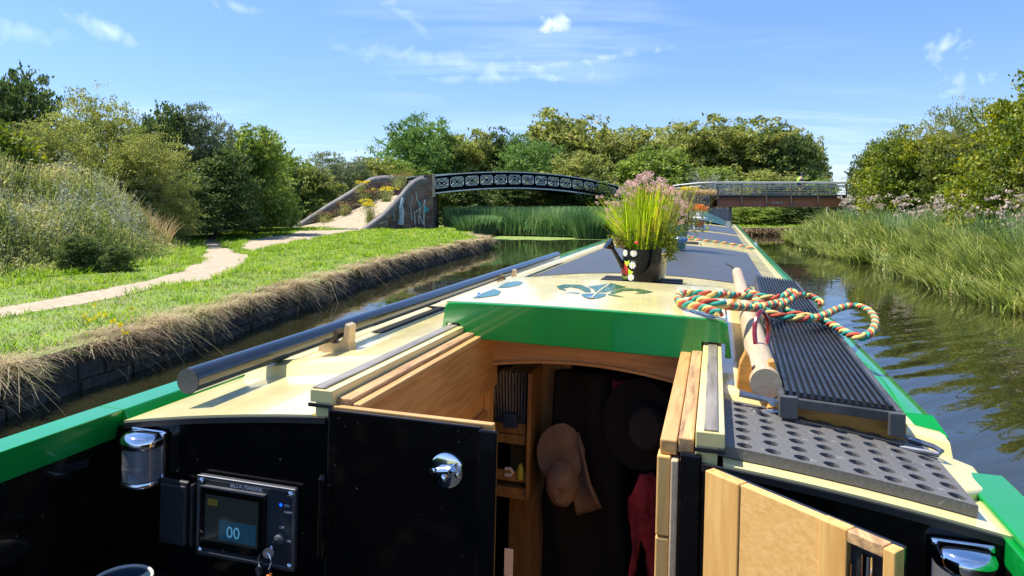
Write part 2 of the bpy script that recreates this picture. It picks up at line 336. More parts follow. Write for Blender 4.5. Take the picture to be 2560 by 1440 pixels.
def crown_mesh(name, R, H, n, leaf, m, lobes=52, sprigs=26, z0=.08, asp=.55):
    """leaf crown: many clumps spread through lobes, with stray shoots breaking the outline"""
    cs, rs = [], []
    for i in range(lobes):
        th = rng.uniform(0, 6.283); f = rng.uniform(.3, .8); v = (i+.5)/lobes*.84; w_ = math.sqrt(max(0, 1-(v/.95)**2.2))
        c = np.array([math.cos(th)*R*f*w_, math.sin(th)*R*f*w_, H*(.04+v)])
        cs.append(c); rs.append(rng.uniform(.26, .46)*min(R, H*.5))
    C = []
    per = n//lobes
    for c, r in zip(cs, rs):
        ncl = 20; u = unit(ncl); cc = c+u*r*rng.uniform(.6, 1.05, (ncl, 1))
        k = rng.integers(0, ncl, per); C.append(cc[k]+rng.normal(0, r*.15, (per, 3))*np.array([1, 1, .5]))
    C = np.concatenate(C); C[:, 2] = np.maximum(C[:, 2], .05)
    V, Fq = leaves(C, leaf, np.array([0, 0, .5]), asp); parts = [(V, Fq)]
    for i in range(sprigs):
        u = unit(1)[0]; u[2] = abs(u[2])*.9+.25; u /= np.linalg.norm(u)
        p0 = np.array([0, 0, H*.5])+u*np.array([R, R, H*.5])*.82; ln = rng.uniform(.12, .3)*R; d = u+rng.normal(0, .35, 3); d[2] = abs(d[2])+.3; d /= np.linalg.norm(d)
        k = 34; t = rng.uniform(0, 1, k)[:, None]; P = p0+d*ln*t+rng.normal(0, .045*R*.5, (k, 3))*(1.1-t)
        parts.append(leaves(P, leaf*.8, None, asp))
    V, Fq = merge(parts)
    return V, Fq
def trunk_mesh(H, R, r=.14):
    mb = MB(); mb.tube([(0, 0, -.3), (.05, 0, H*.2), (-.04, .05, H*.5), (0, 0, H*.78)], [r, r*.8, r*.5, r*.15], 8)
    for i in range(7):
        a = i*2.4; h = H*(.14+.07*i); mb.tube([(0, 0, h), (math.cos(a)*R*.35, math.sin(a)*R*.35, h+H*.14), (math.cos(a)*R*.66, math.sin(a)*R*.66, h+H*.24)], [r*.45, r*.3, r*.08], 6)
    return mb
TPL = {}
def template(key, R, H, n, leaf, lm, **kw):
    V, Fq = crown_mesh(key, R, H, n, leaf, lm, **kw)
    me = bpy.data.meshes.new('crown_'+key); me.vertices.add(len(V)); me.vertices.foreach_set('co', V.astype(np.float32).ravel())
    me.loops.add(Fq.size); me.loops.foreach_set('vertex_index', Fq.astype(np.int32).ravel()); me.polygons.add(len(Fq)); me.polygons.foreach_set('loop_start', np.arange(0, Fq.size, 4, dtype=np.int32)); me.update(calc_edges=True)
    me.materials.append(lm)
    tb = trunk_mesh(H, R); tm = bpy.data.meshes.new('trunk_'+key); tm.from_pydata(tb.v, [], tb.f); tm.materials.append(bark)
    TPL[key] = (me, tm, R, H)
def ground_z(x, y): return .5
def plant(key, px, topy, d, wpx, label, name='tree', cat='tree', group=None, gz=None, rot=None, sink=.0):
    """a tree or bush standing at distance d, seen at column px with its top at row topy and a crown wpx wide"""
    me, tm, R, H = TPL[key]; x = (px-CX)/F*d; zt = HC-(topy-CY)*d/F; g = ground_z(x, d) if gz is None else gz
    g -= sink; s = (wpx/2)*d/F/R; h = (zt-g)/H
    o = link(bpy.data.objects.new(name, None)); setlab(o, label, cat, group)
    o.location = (x, d, g); o.rotation_euler = (0, 0, rng.uniform(0, 6.28) if rot is None else rot); o.scale = (s, s, h)
    for nm, mesh in (('crown', me), ('trunk', tm)):
        c = link(bpy.data.objects.new(nm, mesh)); c.parent = o
    return o
#@@SCENE
# ================================================================ SETTING
soil = mat('bank_soil', (.10, .075, .05), .95, col2=(.04, .032, .024), vs=3, bump=.6, bs=9)
turf = mat('turf', (.16, .24, .04), .9, col2=(.20, .19, .07), vs=1.1, bump=.6, bs=14)
gravel = mat('gravel', (.47, .385, .27), .95, col2=(.33, .265, .18), vs=9, bump=.5, bs=60, detail=8)
LP_ = [(-5.6, -300), (-5.3, 0), (-5.15, 7.1), (-4.9, 9), (-4.35, 14), (-3.74, 20), (-2.6, 26.5), (-1.5, 31.6), (-1.15, 33.2), (-1.35, 34.6), (-2.3, 38), (-2.0, 43), (-.9, 46.8), (1.5, 45.6), (4.6, 43.4), (8, 42.9), (11, 43.6), (11.4, 45.2), (14.3, 45.2), (14.4, 47.9), (20, 48.1), (30, 50.5), (60, 53), (1500, 60), (1500, 1500), (-1500, 1500), (-1500, -300)]
RP_ = [(9.5, -300), (9.6, 0), (10.2, 10), (10.6, 14.6), (11.5, 18.6), (13, 24.2), (13.2, 27), (13.9, 31.3), (15.4, 37), (16.9, 41), (20.6, 42.5), (20.9, 45.3), (30, 47.5), (60, 50), (1500, 57), (1500, -300)]
from mathutils.geometry import delaunay_2d_cdt
def tri2d(poly):
    v = [Vector((x, y)) for x, y in poly]; n = len(v); r = delaunay_2d_cdt(v, [], [list(range(n))], 1, 1e-5); return [tuple(p_) for p_ in r[0]], [tuple(f) for f in r[2]]
def land(name, poly, top, label):
    V_, F_ = tri2d(poly); n = len(poly); mb = MB(); mb.add([(x, y, top) for x, y in V_], F_)
    mb.add([(x, y, top) for x, y in poly]+[(x, y, -1.15) for x, y in poly], [(i, n+i, n+(i+1) % n, (i+1) % n) for i in range(n)], 1)
    me = bpy.data.meshes.new(name); me.from_pydata(mb.v, [], mb.f); me.materials.append(turf); me.materials.append(soil); me.polygons.foreach_set('material_index', mb.m)
    for f in me.polygons:
        if f.material_index == 0 and f.normal.z < 0: f.flip()
    return setlab(link(bpy.data.objects.new(name, me)), None, None, None, 'structure')
land('left_bank', LP_, .5, ''); land('right_bank', RP_, .32, '')
def sheet(name, poly, z, m, kind='structure', label=None):
    V_, F_ = tri2d(poly); me = bpy.data.meshes.new(name); me.from_pydata([(x, y, z) for x, y in V_], [], F_)
    for f in me.polygons:
        if f.normal.z < 0: f.flip()
    me.materials.append(m); return setlab(link(bpy.data.objects.new(name, me)), label, None, None, kind)
sheet('ground', [(-3000, -3000), (3000, -3000), (3000, 3000), (-3000, 3000)], -1.2, soil)
# water
wm = bpy.data.materials.new('canal_water'); wm.use_nodes = True; t = wm.node_tree; p = t.nodes['Principled BSDF']
p.inputs['Base Color'].default_value = (.020, .020, .008, 1); p.inputs['Roughness'].default_value = .02; p.inputs['IOR'].default_value = 1.6
tcn = N(t, 'ShaderNodeTexCoord')
def tex(kind, scale, **kw):
    mpn = N(t, 'ShaderNodeMapping'); t.links.new(tcn.outputs['Object'], mpn.inputs[0]); mpn.inputs['Scale'].default_value = kw.pop('sc', (1, 1, 1)); mpn.inputs['Rotation'].default_value = (0, 0, kw.pop('rz', 0))
    n = N(t, kind); n.inputs['Scale'].default_value = scale
    for a, b in kw.items(): n.inputs[a].default_value = b
    t.links.new(mpn.outputs[0], n.inputs[0]); return n
na = tex('ShaderNodeTexNoise', 2.2, Detail=3, sc=(1, .7, 1)); nb = tex('ShaderNodeTexNoise', .5, Detail=2)
wv = tex('ShaderNodeTexWave', .62, rz=math.radians(62), Distortion=3.2, Detail=2)
gr = N(t, 'ShaderNodeTexGradient', gradient_type='SPHERICAL'); mpg = N(t, 'ShaderNodeMapping'); mpg.vector_type = 'TEXTURE'
mpg.inputs['Location'].default_value = (5.5, 8.2, 0); mpg.inputs['Scale'].default_value = (4.5, 6.5, 1); t.links.new(tcn.outputs['Object'], mpg.inputs[0]); t.links.new(mpg.outputs[0], gr.inputs[0])
def mth(op, a, b):
    n = N(t, 'ShaderNodeMath', operation=op)
    for i, s in enumerate((a, b)):
        if isinstance(s, (int, float)): n.inputs[i].default_value = s
        else: t.links.new(s, n.inputs[i])
    return n.outputs[0]
h = mth('ADD', mth('MULTIPLY', na.outputs[0], .12), mth('MULTIPLY', nb.outputs[0], .25))
h = mth('ADD', h, mth('MULTIPLY', mth('MULTIPLY', wv.outputs['Fac'], mth('POWER', gr.outputs['Fac'], .7)), .30))
bn = N(t, 'ShaderNodeBump'); bn.inputs['Strength'].default_value = .38; bn.inputs['Distance'].default_value = .08; t.links.new(h, bn.inputs['Height']); t.links.new(bn.outputs[0], p.inputs['Normal'])
sheet('canal_water', [(-200, -200), (200, -200), (200, 200), (-200, 200)], 0, wm)
# duckweed film in front of the reed bed
dwm = mat('duckweed', (.26, .34, .07), .7, col2=(.14, .22, .04), vs=3, bump=.3, bs=20)
mb = MB(); pts = [(-1.0, 46.2), (-1.3, 42.5), (-.9, 40.6), (.8, 41.8), (2.0, 40.9), (3.6, 42.0), (6, 41.3), (9, 42.4), (9, 43.4), (4.6, 43.7), (1.5, 46)]
mb.prism([(x, y, .006) for x, y in pts], (0, 0, .006)); build('duckweed', mb, dwm, kind='stuff', label='bright green duckweed film on the water before the reeds', smooth=0)
# stone edging of the canal under the left bank
edge_m = mat('wet_dark_stone', (.10, .085, .068), .8, col2=(.03, .027, .022), vs=5, bump=.6, bs=14)
E_ = [Vector((x, y, 0)) for x, y in LP_[1:11]]; E_ = smoothpath([Vector((-5.6, -20, 0))]+E_, 6)
def offs(P, o):
    out = []
    for i, p_ in enumerate(P):
        d = (P[min(i+1, len(P)-1)]-P[max(i-1, 0)]).normalized(); out.append(p_+Vector((d.y, -d.x, 0))*o)
    return out
a = offs(E_, .06); b = offs(E_, -.3); mb = MB()
for za, zb, oo in ((-.6, .10, .10), (.115, .30, .06)):
    a = offs(E_, oo)
    for i in range(len(a)-1):
        p0, p1, q0, q1 = a[i], a[i+1], b[i], b[i+1]
        j = (p1-p0)*.03
        jit = rng.uniform(-.012, .012)
        P0, P1 = p0+j, p1-j; n_ = Vector((jit, jit, 0))
        mb.add([P0+n_+Vector((0, 0, za)), P1+n_+Vector((0, 0, za)), q1+Vector((0, 0, za)), q0+Vector((0, 0, za)), P0+n_+Vector((0, 0, zb)), P1+n_+Vector((0, 0, zb)), q1+Vector((0, 0, zb)), q0+Vector((0, 0, zb))],
               [(0, 3, 2, 1), (4, 5, 6, 7), (0, 1, 5, 4), (1, 2, 6, 5), (2, 3, 7, 6), (3, 0, 4, 7)])
build('canal_edging', mb, edge_m, kind='structure', smooth=0)
# towpath: outline read off the ground
def W2(pts, z=.5): return [tuple(pw(x, y, z))[:2] for x, y in pts]
path_px = [(-420, 905), (-420, 850), (0, 770), (130, 748), (260, 722), (370, 703), (450, 678), (500, 652), (512, 632), (505, 612), (500, 596), (520, 585), (545, 583), (552, 592), (548, 604), (570, 622), (612, 636), (622, 632), (600, 615), (612, 602), (660, 594), (730, 585), (745, 578), (905, 573), (955, 573), (900, 577), (820, 592), (740, 606), (665, 622), (622, 640), (600, 668), (560, 692), (500, 704), (430, 712), (330, 735), (200, 762), (100, 778), (0, 797)]
path = W2(path_px)
sheet('towpath', path, .506, gravel)
back = [(path[0][0], path[0][1]), (path[1][0], path[1][1]), (-10.8, -40), (-9.2, -40)]
sheet('towpath_behind', back, .506, gravel)
# embankment rising behind the verge on the left
VL = [(-11.5, -20), (-12.2, 5), (-11.0, 14), (-9.9, 17), (-9.7, 20), (-10.2, 23), (-12.5, 28.2), (-15.8, 36.5), (-19.0, 44), (-24, 56), (-24, 75)]
VLs = smoothpath([Vector((x, y, 0)) for x, y in VL], 5)
def mound(u):
    s = min(1, max(0, (u-.3)/6)); return .494+2.3*s*s*(3-2*s)
VN = [None]*len(VLs)
for i, p_ in enumerate(VLs):
    d = (VLs[min(i+1, len(VLs)-1)]-VLs[max(i-1, 0)]).normalized(); VN[i] = Vector((-d.y, d.x, 0)).lerp(Vector((-1, .1, 0)), .6).normalized()
us = [0, .5, 1, 2, 3, 4, 5, 6.5, 9, 14, 30]; mb = MB()
vs = [VLs[i]+VN[i]*u+Vector((0, 0, mound(u)-(.6 if j == 10 else 0))) for i in range(len(VLs)) for j, u in enumerate(us)]; w = len(us)
mb.add(vs, [(i*w+j, i*w+j+1, (i+1)*w+j+1, (i+1)*w+j) for i in range(len(VLs)-1) for j in range(w-1)])
build('embankment', mb, turf, kind='structure', smooth=180)

# ---- grass, reeds, weeds (uncountable)
edgeL = [(x, y) for x, y in LP_[1:11]]
def near_edge(P):                                    # distance from the canal side of the left bank
    out = np.full(len(P), 1e9); E = np.array([(p_.x, p_.y) for p_ in E_])
    for a_, b_ in zip(E[:-1], E[1:]):
        d = b_-a_; tt = np.clip(((P[:, :2]-a_) @ d)/(d @ d), 0, 1); q = a_+tt[:, None]*d; out = np.minimum(out, np.linalg.norm(P[:, :2]-q, axis=1))
    return out
lawn_near = [(-5.2, 4), (-5.12, 7.1), (-4.9, 9), (-4.35, 14), (-3.74, 20), (-2.6, 26.5), (-1.5, 31.6), (-1.35, 34.6), (-2.3, 38), (-2, 43.5), (-2, 47.5), (-14.5, 47.5), (-17, 47), (-14, 31), (-11, 24), (-10.4, 20), (-10.2, 17), (-11.3, 14), (-13, 8), (-13, 4)]
parts = []
for (y0, y1, n, ln, wd) in ((4, 13, 42000, .12, .014), (13, 22, 42000, .13, .018), (22, 34, 30000, .15, .026), (34, 48, 20000, .17, .04)):
    P = scatter(lawn_near, n*3, .5, [path]); P = P[(P[:, 1] >= y0) & (P[:, 1] < y1)][:n]
    e = near_edge(P); P = P[e > .16]; m_ = len(P)
    tuft = .6+.9*(np.sin(P[:, 0]*2.3+1.7*np.sin(P[:, 1]*1.1))*np.sin(P[:, 1]*1.7+P[:, 0]) > .35)
    parts.append(blades(P, ln*rng.uniform(.5, 1.4, m_)*tuft, wd*np.ones(m_), rng.uniform(.1, .8, m_), .35, 2))
V, Fq = merge(parts); raw('grass', V, Fq, G['lawn'], kind='stuff', label='bright green mown grass along the towpath')
# dry hay overhanging the canal edge
parts = []; Pth = offs(E_, 0); seg = [(Pth[i], Pth[i+1]) for i in range(len(Pth)-1) if Pth[i+1].y > 3]
lens = np.array([(b_-a_).length*(1 if a_.y > 14 else 2.2) for a_, b_ in seg]); lens /= lens.sum()
n = 44000; k = rng.choice(len(seg), n, p=lens); tt = rng.uniform(0, 1, n)
A_ = np.array([tuple(s[0]) for s in seg])[k]; B_ = np.array([tuple(s[1]) for s in seg])[k]; D_ = B_-A_; D_ /= np.linalg.norm(D_, axis=1, keepdims=True)
out_n = np.stack([D_[:, 1], -D_[:, 0], np.zeros(n)], 1); yy = A_[:, 1]+(B_-A_)[:, 1]*tt
lump = np.clip(.5+.35*np.sin(yy*2.1)*np.sin(yy*.77+1)+.3*np.sin(yy*5.3+1.3*np.sin(yy*1.9)), .22, 1.1)
P = A_+(B_-A_)*tt[:, None]+out_n*(rng.uniform(-.50, .04, n)+.07*lump)[:, None]; P[:, 2] = .46+.07*lump*rng.uniform(0, 1, n)
az = np.arctan2(out_n[:, 1], out_n[:, 0])+rng.normal(0, 1.25, n); sc_ = np.clip(yy/12, .8, 2.6)
parts.append(blades(P, rng.uniform(.06, .30, n)*(.5+.9*lump), .010*sc_, rng.uniform(.3, 1.7, n), .6, 4, az, .3))
wl = rng.choice(n, 9000, replace=False); PL = P[wl]+out_n[wl]*.12; PL[:, 2] = rng.uniform(.12, .5, 9000); PL = PL[lump[wl] > .45]; parts.append(blades(PL, rng.uniform(.06, .2, len(PL)), .011*np.clip(PL[:, 1]/12, .8, 2.6), rng.uniform(.8, 2.2, len(PL)), .5, 3, rng.normal(.2, 1.2, len(PL)), .3))
w_i = rng.choice(n, 2600, replace=False); parts.append(blades(P[w_i]+out_n[w_i]*.05, rng.uniform(.25, .55, 2600)*lump[w_i], .008*sc_[w_i], rng.uniform(1.2, 2.0, 2600), .9, 5, az[w_i], .3))
GW = blades(P[w_i[:1400]], rng.uniform(.1, .3, 1400), .014*sc_[w_i[:1400]], rng.uniform(.5, 1.6, 1400), .5, 4, az[w_i[:1400]], .2); raw('bank_weeds', *GW, G['lawn'], kind='stuff', label='green weeds mixed into the dry grass of the canal edge')
V, Fq = merge(parts); raw('dry_grass', V, Fq, G['hay'], kind='stuff', label='dry brown grass hanging over the canal edge')
# tall weeds on the embankment
def on_mound(n, u0, u1, y0, y1):
    i = rng.integers(0, len(VLs)-1, n*4); a_ = rng.uniform(0, 1, n*4); u = rng.uniform(u0, u1, n*4)
    V0 = np.array([tuple(v) for v in VLs]); N0 = np.array([tuple(v) for v in VN])
    P = V0[i]*(1-a_[:, None])+V0[i+1]*a_[:, None]+(N0[i]*(1-a_[:, None])+N0[i+1]*a_[:, None])*u[:, None]
    s = np.clip((u-.3)/6, 0, 1); P[:, 2] = .49+2.3*s*s*(3-2*s); mk = (P[:, 1] > y0) & (P[:, 1] < y1)
    return P[mk][:n], u[mk][:n]
P, u = on_mound(60000, .3, 8.5, 9, 52); m_ = len(P); rise = np.clip(u/2.2, .22, 1)
tall = .7+.5*np.sin(P[:, 0]*1.3)*np.sin(P[:, 1]*.9)
V1 = blades(P, rng.uniform(.6, 1.7, m_)*rise*tall, .026*np.clip(P[:, 1]/20, .7, 2), rng.uniform(0, .35, m_), .12, 3, None, .25)
P2, u2 = on_mound(90000, .6, 8, 9, 52); h_ = rng.uniform(.05, 1.25, len(P2))*np.clip(u2/2.2, .3, 1)*(.7+.5*np.sin(P2[:, 0]*1.3)*np.sin(P2[:, 1]*.9))*1.15
C = P2.copy(); C[:, 2] += h_; V2 = leaves(C, .05, None, .4)
V, Fq = merge([V1, V2]); raw('tall_weeds', V, Fq, G['weed'], kind='stuff', label='tall seeding grass and weeds covering the left embankment')
P, u = on_mound(3000, 1.2, 6, 12, 42); sel = (np.sin(P[:, 0]*.9+2)*np.sin(P[:, 1]*.55+.5) > .05); P = P[sel]
parts = []
for q in P[:420]:
    hh = rng.uniform(1.0, 1.75); k_ = 42; tt = rng.uniform(.25, 1, k_)[:, None]; C = q+np.array([rng.normal(0, .12), rng.normal(0, .12), 1])*hh*tt*np.array([1, 1, 1])+rng.normal(0, .05, (k_, 3))*(1.25-tt)*2
    parts.append(leaves(C, .04, None, .45))
V, Fq = merge(parts); raw('mugwort', V, Fq, G['pale'], kind='stuff', label='pale grey green mugwort spikes among the weeds')
P, u = on_mound(9000, -.2, 1.6, 8, 48); m_ = len(P)
V1 = blades(P, rng.uniform(.15, .42, m_), .02*np.clip(P[:, 1]/16, .7, 2), rng.uniform(.1, .9, m_), .4, 3)
V, Fq = V1; raw('verge_grass', V, Fq, G['lawn'], kind='stuff', label='longer green grass at the foot of the weeds')
P = scatter([(-8.6, 14), (-7.2, 14), (-6.9, 20), (-7.6, 24), (-8.3, 24)], 500, .5, [path]); edge_pts = np.array([p_ for p_ in path])
Pp = []
for i in range(len(path)):
    a_, b_ = np.array(path[i]), np.array(path[(i+1) % len(path)]); 
    if np.linalg.norm(b_-a_) > 25: continue
    k_ = int(np.linalg.norm(b_-a_)*130); t_ = rng.uniform(0, 1, (k_, 1)); Pp.append(a_+(b_-a_)*t_+rng.normal(0, .09, (k_, 2)))
Pp = np.concatenate(Pp); Pp = np.concatenate([Pp, np.full((len(Pp), 1), .5)], 1); cl_ = np.sin(Pp[:, 0]*2.7)+np.sin(Pp[:, 1]*1.9+1) > .1; Pp = Pp[cl_]
V, Fq = blades(Pp, rng.uniform(.06, .24, len(Pp)), .013*np.clip(Pp[:, 1]/14, .7, 2), rng.uniform(.1, .9, len(Pp)), .35, 3); raw('path_edge_grass', V, Fq, G['lawn'], kind='stuff', label='tufts of longer grass growing along the gravel path edge')
strw = on_mound(5000, 1.0, 3.0, 24, 31)[0]; V, Fq = blades(strw, rng.uniform(.8, 1.5, len(strw)), .02*np.ones(len(strw)), rng.uniform(0, .5, len(strw)), .2, 3)
raw('bleached_grass', V, Fq, G['straw'], kind='stuff', label='bleached straw coloured grass tuft at the path bend')
# reed bed beyond the water
rb = [(-4.6, 49), (-4.4, 46.9), (-1.2, 46.6), (1.5, 45.4), (4.6, 43.2), (8, 42.6), (11.2, 43.4), (11.2, 50), (4, 53), (-4.6, 53)]
P = scatter(rb, 26000, .1); m_ = len(P)
V, Fq = blades(P, rng.uniform(1.2, 2.1, m_), .045*np.ones(m_), rng.uniform(0, .22, m_), .1, 3, None, .3); Va, Fa = blades(*(lambda Q: (Q, rng.uniform(1.0, 1.9, len(Q)), .06*np.ones(len(Q)), rng.uniform(0, .45, len(Q))))(scatter(rb, 6000, .1)), .3, 3, None, .3); V, Fq = merge([(V, Fq), (Va, Fa)]); raw('reed_bed', V, Fq, G['reed'], kind='stuff', label='dense green reed bed beyond the junction')
for nm, cx_, cy_, r_, hh, lab in (('reed_clump', -2.1, 41.5, 1.0, 1.5, 'dark clump of reeds on the grass tip by the iron bridge'), ('reed_clump', 4.9, 43.0, 1.1, 1.9, 'darkest clump of reeds standing in the water before the reed bed')):
    n = 2600; rr = r_*np.sqrt(rng.uniform(0, 1, n)); th = rng.uniform(0, 6.28, n); P = np.stack([rr*np.cos(th), rr*np.sin(th)*.6, np.zeros(n)], 1)
    V, Fq = blades(P, rng.uniform(.6, 1, n)*hh, .05*np.ones(n), rng.uniform(0, .4, n)*rr/r_+.05, .12, 3, th); raw(nm, V, Fq, G['reed'], label=lab, cat='reeds', loc=(cx_, cy_, .2 if cx_ < 0 else -.05))
# sedges and reeds leaning over the right bank
RB = [Vector((x, y, 0)) for x, y in RP_[1:11]]; RBs = smoothpath(RB, 8); RBo = [(RBs[i], RBs[i+1]) for i in range(len(RBs)-1)]
n = 46000; lens = np.array([(b_-a_).length*(2.2 if a_.y < 22 else 1) for a_, b_ in RBo]); lens[[i for i, s in enumerate(RBo) if s[1].y < 7]] = 0; lens /= lens.sum()
k = rng.choice(len(RBo), n, p=lens); tt = rng.uniform(0, 1, n); A_ = np.array([tuple(s[0]) for s in RBo])[k]; B_ = np.array([tuple(s[1]) for s in RBo])[k]
D_ = B_-A_; D_ /= np.linalg.norm(D_, axis=1, keepdims=True); inn = np.stack([D_[:, 1], -D_[:, 0], np.zeros(n)], 1)
u = rng.uniform(-.25, 1, n)**1*4.2; u = np.where(u < 0, u*.6, u); P = A_+(B_-A_)*tt[:, None]+inn*u[:, None]; P[:, 2] = np.where(u > 0, .3, -.02)
cl = rng.integers(0, 1500, n); ci = rng.choice(n, 1500, replace=False); P = P[ci][cl]+np.concatenate([rng.normal(0, .13, (n, 2)), np.zeros((n, 1))], 1); u = u[ci][cl]; caz = rng.normal(-.5, .7, 1500); chh = rng.uniform(.65, 1.2, 1500); az = np.arctan2(-inn[ci][cl][:, 1], -inn[ci][cl][:, 0])+caz[cl]+rng.normal(0, .55, n); hgt = np.interp(u, [-.7, .2, 1.2, 4.2], [.75, 1.25, 1.7, 2.0])*rng.uniform(.55, 1.1, n)*chh[cl]*(.85+.3*np.sin(P[:, 0]*2.1)*np.sin(P[:, 1]*1.3))
wd = .024*np.clip(P[:, 1]/13, .8, 4)
V, Fq = blades(P, hgt, wd, rng.uniform(.04, .6, n)*np.interp(u, [-1, 1, 4], [1.3, .8, .4]), .26, 4, az, .2); raw('sedges', V, Fq, G['sedge'], kind='stuff', label='long green sedges leaning over the water on the right bank')
n = 16000; k = rng.choice(len(RBo), n, p=lens); tt = rng.uniform(0, 1, n); A_ = np.array([tuple(s[0]) for s in RBo])[k]; B_ = np.array([tuple(s[1]) for s in RBo])[k]; D_ = B_-A_; D_ /= np.linalg.norm(D_, axis=1, keepdims=True); inn = np.stack([D_[:, 1], -D_[:, 0], np.zeros(n)], 1)
u = rng.uniform(1.8, 6.5, n); P = A_+(B_-A_)*tt[:, None]+inn*u[:, None]; P[:, 2] = .3
V1 = blades(P, rng.uniform(1.3, 2.05, n), .018*np.clip(P[:, 1]/12, 1, 4), rng.uniform(0, .35, n), .15, 3); V, Fq = V1; raw('tall_reeds', V, Fq, G['reed'], kind='stuff', label='upright reeds at the back of the right bank')
sel = rng.choice(n, 1900, replace=False); sel = sel[np.sin(P[sel, 1]*1.9+P[sel, 0])+np.sin(P[sel, 1]*.8)+rng.normal(0, .6, 1900) > -.5]; parts = []
for q in P[sel]:
    c = q+np.array([0, 0, rng.uniform(1.15, 2.2)]); k_ = 14; C = c+rng.normal(0, 1, (k_, 3))*np.array([.07, .07, .035]); parts.append(leaves(C, .022*min(2, q[1]/14+.4), np.array([0, 0, 1]), .8))
V, Fq = merge(parts); raw('flower_heads', V, Fq, pinkh, kind='stuff', label='faded pinkish flower heads over the right bank reeds')
n = 9000; k = rng.choice(len(RBo), n, p=lens); A_ = np.array([tuple(s[0]) for s in RBo])[k]; B_ = np.array([tuple(s[1]) for s in RBo])[k]; D_ = B_-A_; D_ /= np.linalg.norm(D_, axis=1, keepdims=True); inn = np.stack([D_[:, 1], -D_[:, 0], np.zeros(n)], 1)
P = A_+(B_-A_)*rng.uniform(0, 1, n)[:, None]+inn*rng.uniform(-.45, .6, n)[:, None]; P[:, 2] = rng.uniform(0, .45, n); V, Fq = leaves(P, .035, np.array([0, 0, .5]), .6)
raw('waterside_herbs', V, Fq, L['mid'], kind='stuff', label='low leafy herbs at the waterline of the right bank')
# far bank under the footbridge
fb = [(14.5, 48.3), (20, 48.4), (30, 50.8), (30, 54), (14.5, 54)]; P = scatter(fb, 6000, .5); V, Fq = blades(P, rng.uniform(.12, .3, len(P)), .04*np.ones(len(P)), rng.uniform(.1, .8, len(P)), .3, 2); raw('far_bank_grass', V, Fq, G['lawn'], kind='stuff', label='green grass on the far bank under the footbridge')

P = scatter([(14.3, 47.6), (20, 47.9), (30, 50.3), (30, 50.9), (20, 48.6), (14.3, 48.4)], 4000, .35); P[:, 2] = rng.uniform(.1, .5, len(P)); V, Fq = blades(P, rng.uniform(.15, .4, len(P)), .045*np.ones(len(P)), rng.uniform(.6, 1.8, len(P)), .6, 3, rng.normal(-1.57, .8, len(P))); raw('dry_edge_grass', V, Fq, G['hay'], kind='stuff', label='dry brown grass along the edge of the far bank')
# ================================================================ IRON BRIDGE with brick ramp
def brickmat(name, c1, c2, mortar, scale=1, obj=True):
    m = bpy.data.materials.new(name); m.use_nodes = True; t = m.node_tree; p = t.nodes['Principled BSDF']
    tcn = N(t, 'ShaderNodeTexCoord'); sp = N(t, 'ShaderNodeSeparateXYZ'); t.links.new(tcn.outputs['Object'], sp.inputs[0]); cb_ = N(t, 'ShaderNodeCombineXYZ')
    t.links.new(sp.outputs[0], cb_.inputs[0]); t.links.new(sp.outputs[2], cb_.inputs[1])
    br = N(t, 'ShaderNodeTexBrick'); t.links.new(cb_.outputs[0], br.inputs[0]); br.inputs['Color1'].default_value = (*c1, 1); br.inputs['Color2'].default_value = (*c2, 1); br.inputs['Mortar'].default_value = (*mortar, 1)
    br.inputs['Scale'].default_value = 1; br.inputs['Brick Width'].default_value = .29*scale; br.inputs['Row Height'].default_value = .10*scale; br.inputs['Mortar Size'].default_value = .009; br.inputs['Bias'].default_value = -.1
    n = N(t, 'ShaderNodeTexNoise'); n.inputs['Scale'].default_value = 1.3; n.inputs['Detail'].default_value = 6; t.links.new(tcn.outputs['Object'], n.inputs[0])
    r = N(t, 'ShaderNodeMapRange'); r.inputs[1].default_value = .35; r.inputs[2].default_value = .65; r.inputs[3].default_value = .45; r.inputs[4].default_value = 1.25; t.links.new(n.outputs[0], r.inputs[0])
    mx_ = N(t, 'ShaderNodeMix', data_type='RGBA', blend_type='MULTIPLY'); mx_.inputs[0].default_value = 1; t.links.new(br.outputs[0], mx_.inputs[6]); t.links.new(r.outputs[0], mx_.inputs[7]); t.links.new(mx_.outputs[2], p.inputs['Base Color'])
    b_ = N(t, 'ShaderNodeBump'); b_.inputs['Strength'].default_value = .5; b_.inputs['Distance'].default_value = .02; t.links.new(br.outputs[1], b_.inputs['Height']); b_.invert = True; t.links.new(b_.outputs[0], p.inputs['Normal']); p.inputs['Roughness'].default_value = .8
    return m
brick = brickmat('dark_engineering_brick', (.22, .11, .07), (.07, .063, .075), (.26, .22, .19))
copem = mat('blue_brick_coping', (.20, .185, .18), .6, col2=(.11, .105, .11), vs=3, bump=.5, bs=16)
ironb = mat('black_ironwork', (.004, .006, .010), .9, spec=.05, var=.3, vs=2)
irong = mat('pale_grey_ironwork', (.66, .68, .66), .5, var=.15, vs=4)
def bp(tt, dz=0): # near girder line
    return Vector((-5.08+13.1*tt, 45.8+9.9*tt, 3.9+2.016*tt-2.356*tt*tt+dz))
BR = thing('iron_bridge', 'arched black iron towpath bridge with pale lattice and brick ramp', 'bridge', (-5.1, 45.8, .5))
gd = Vector((9.9, -13.1, 0)).normalized()    # outwards, towards the viewer's right
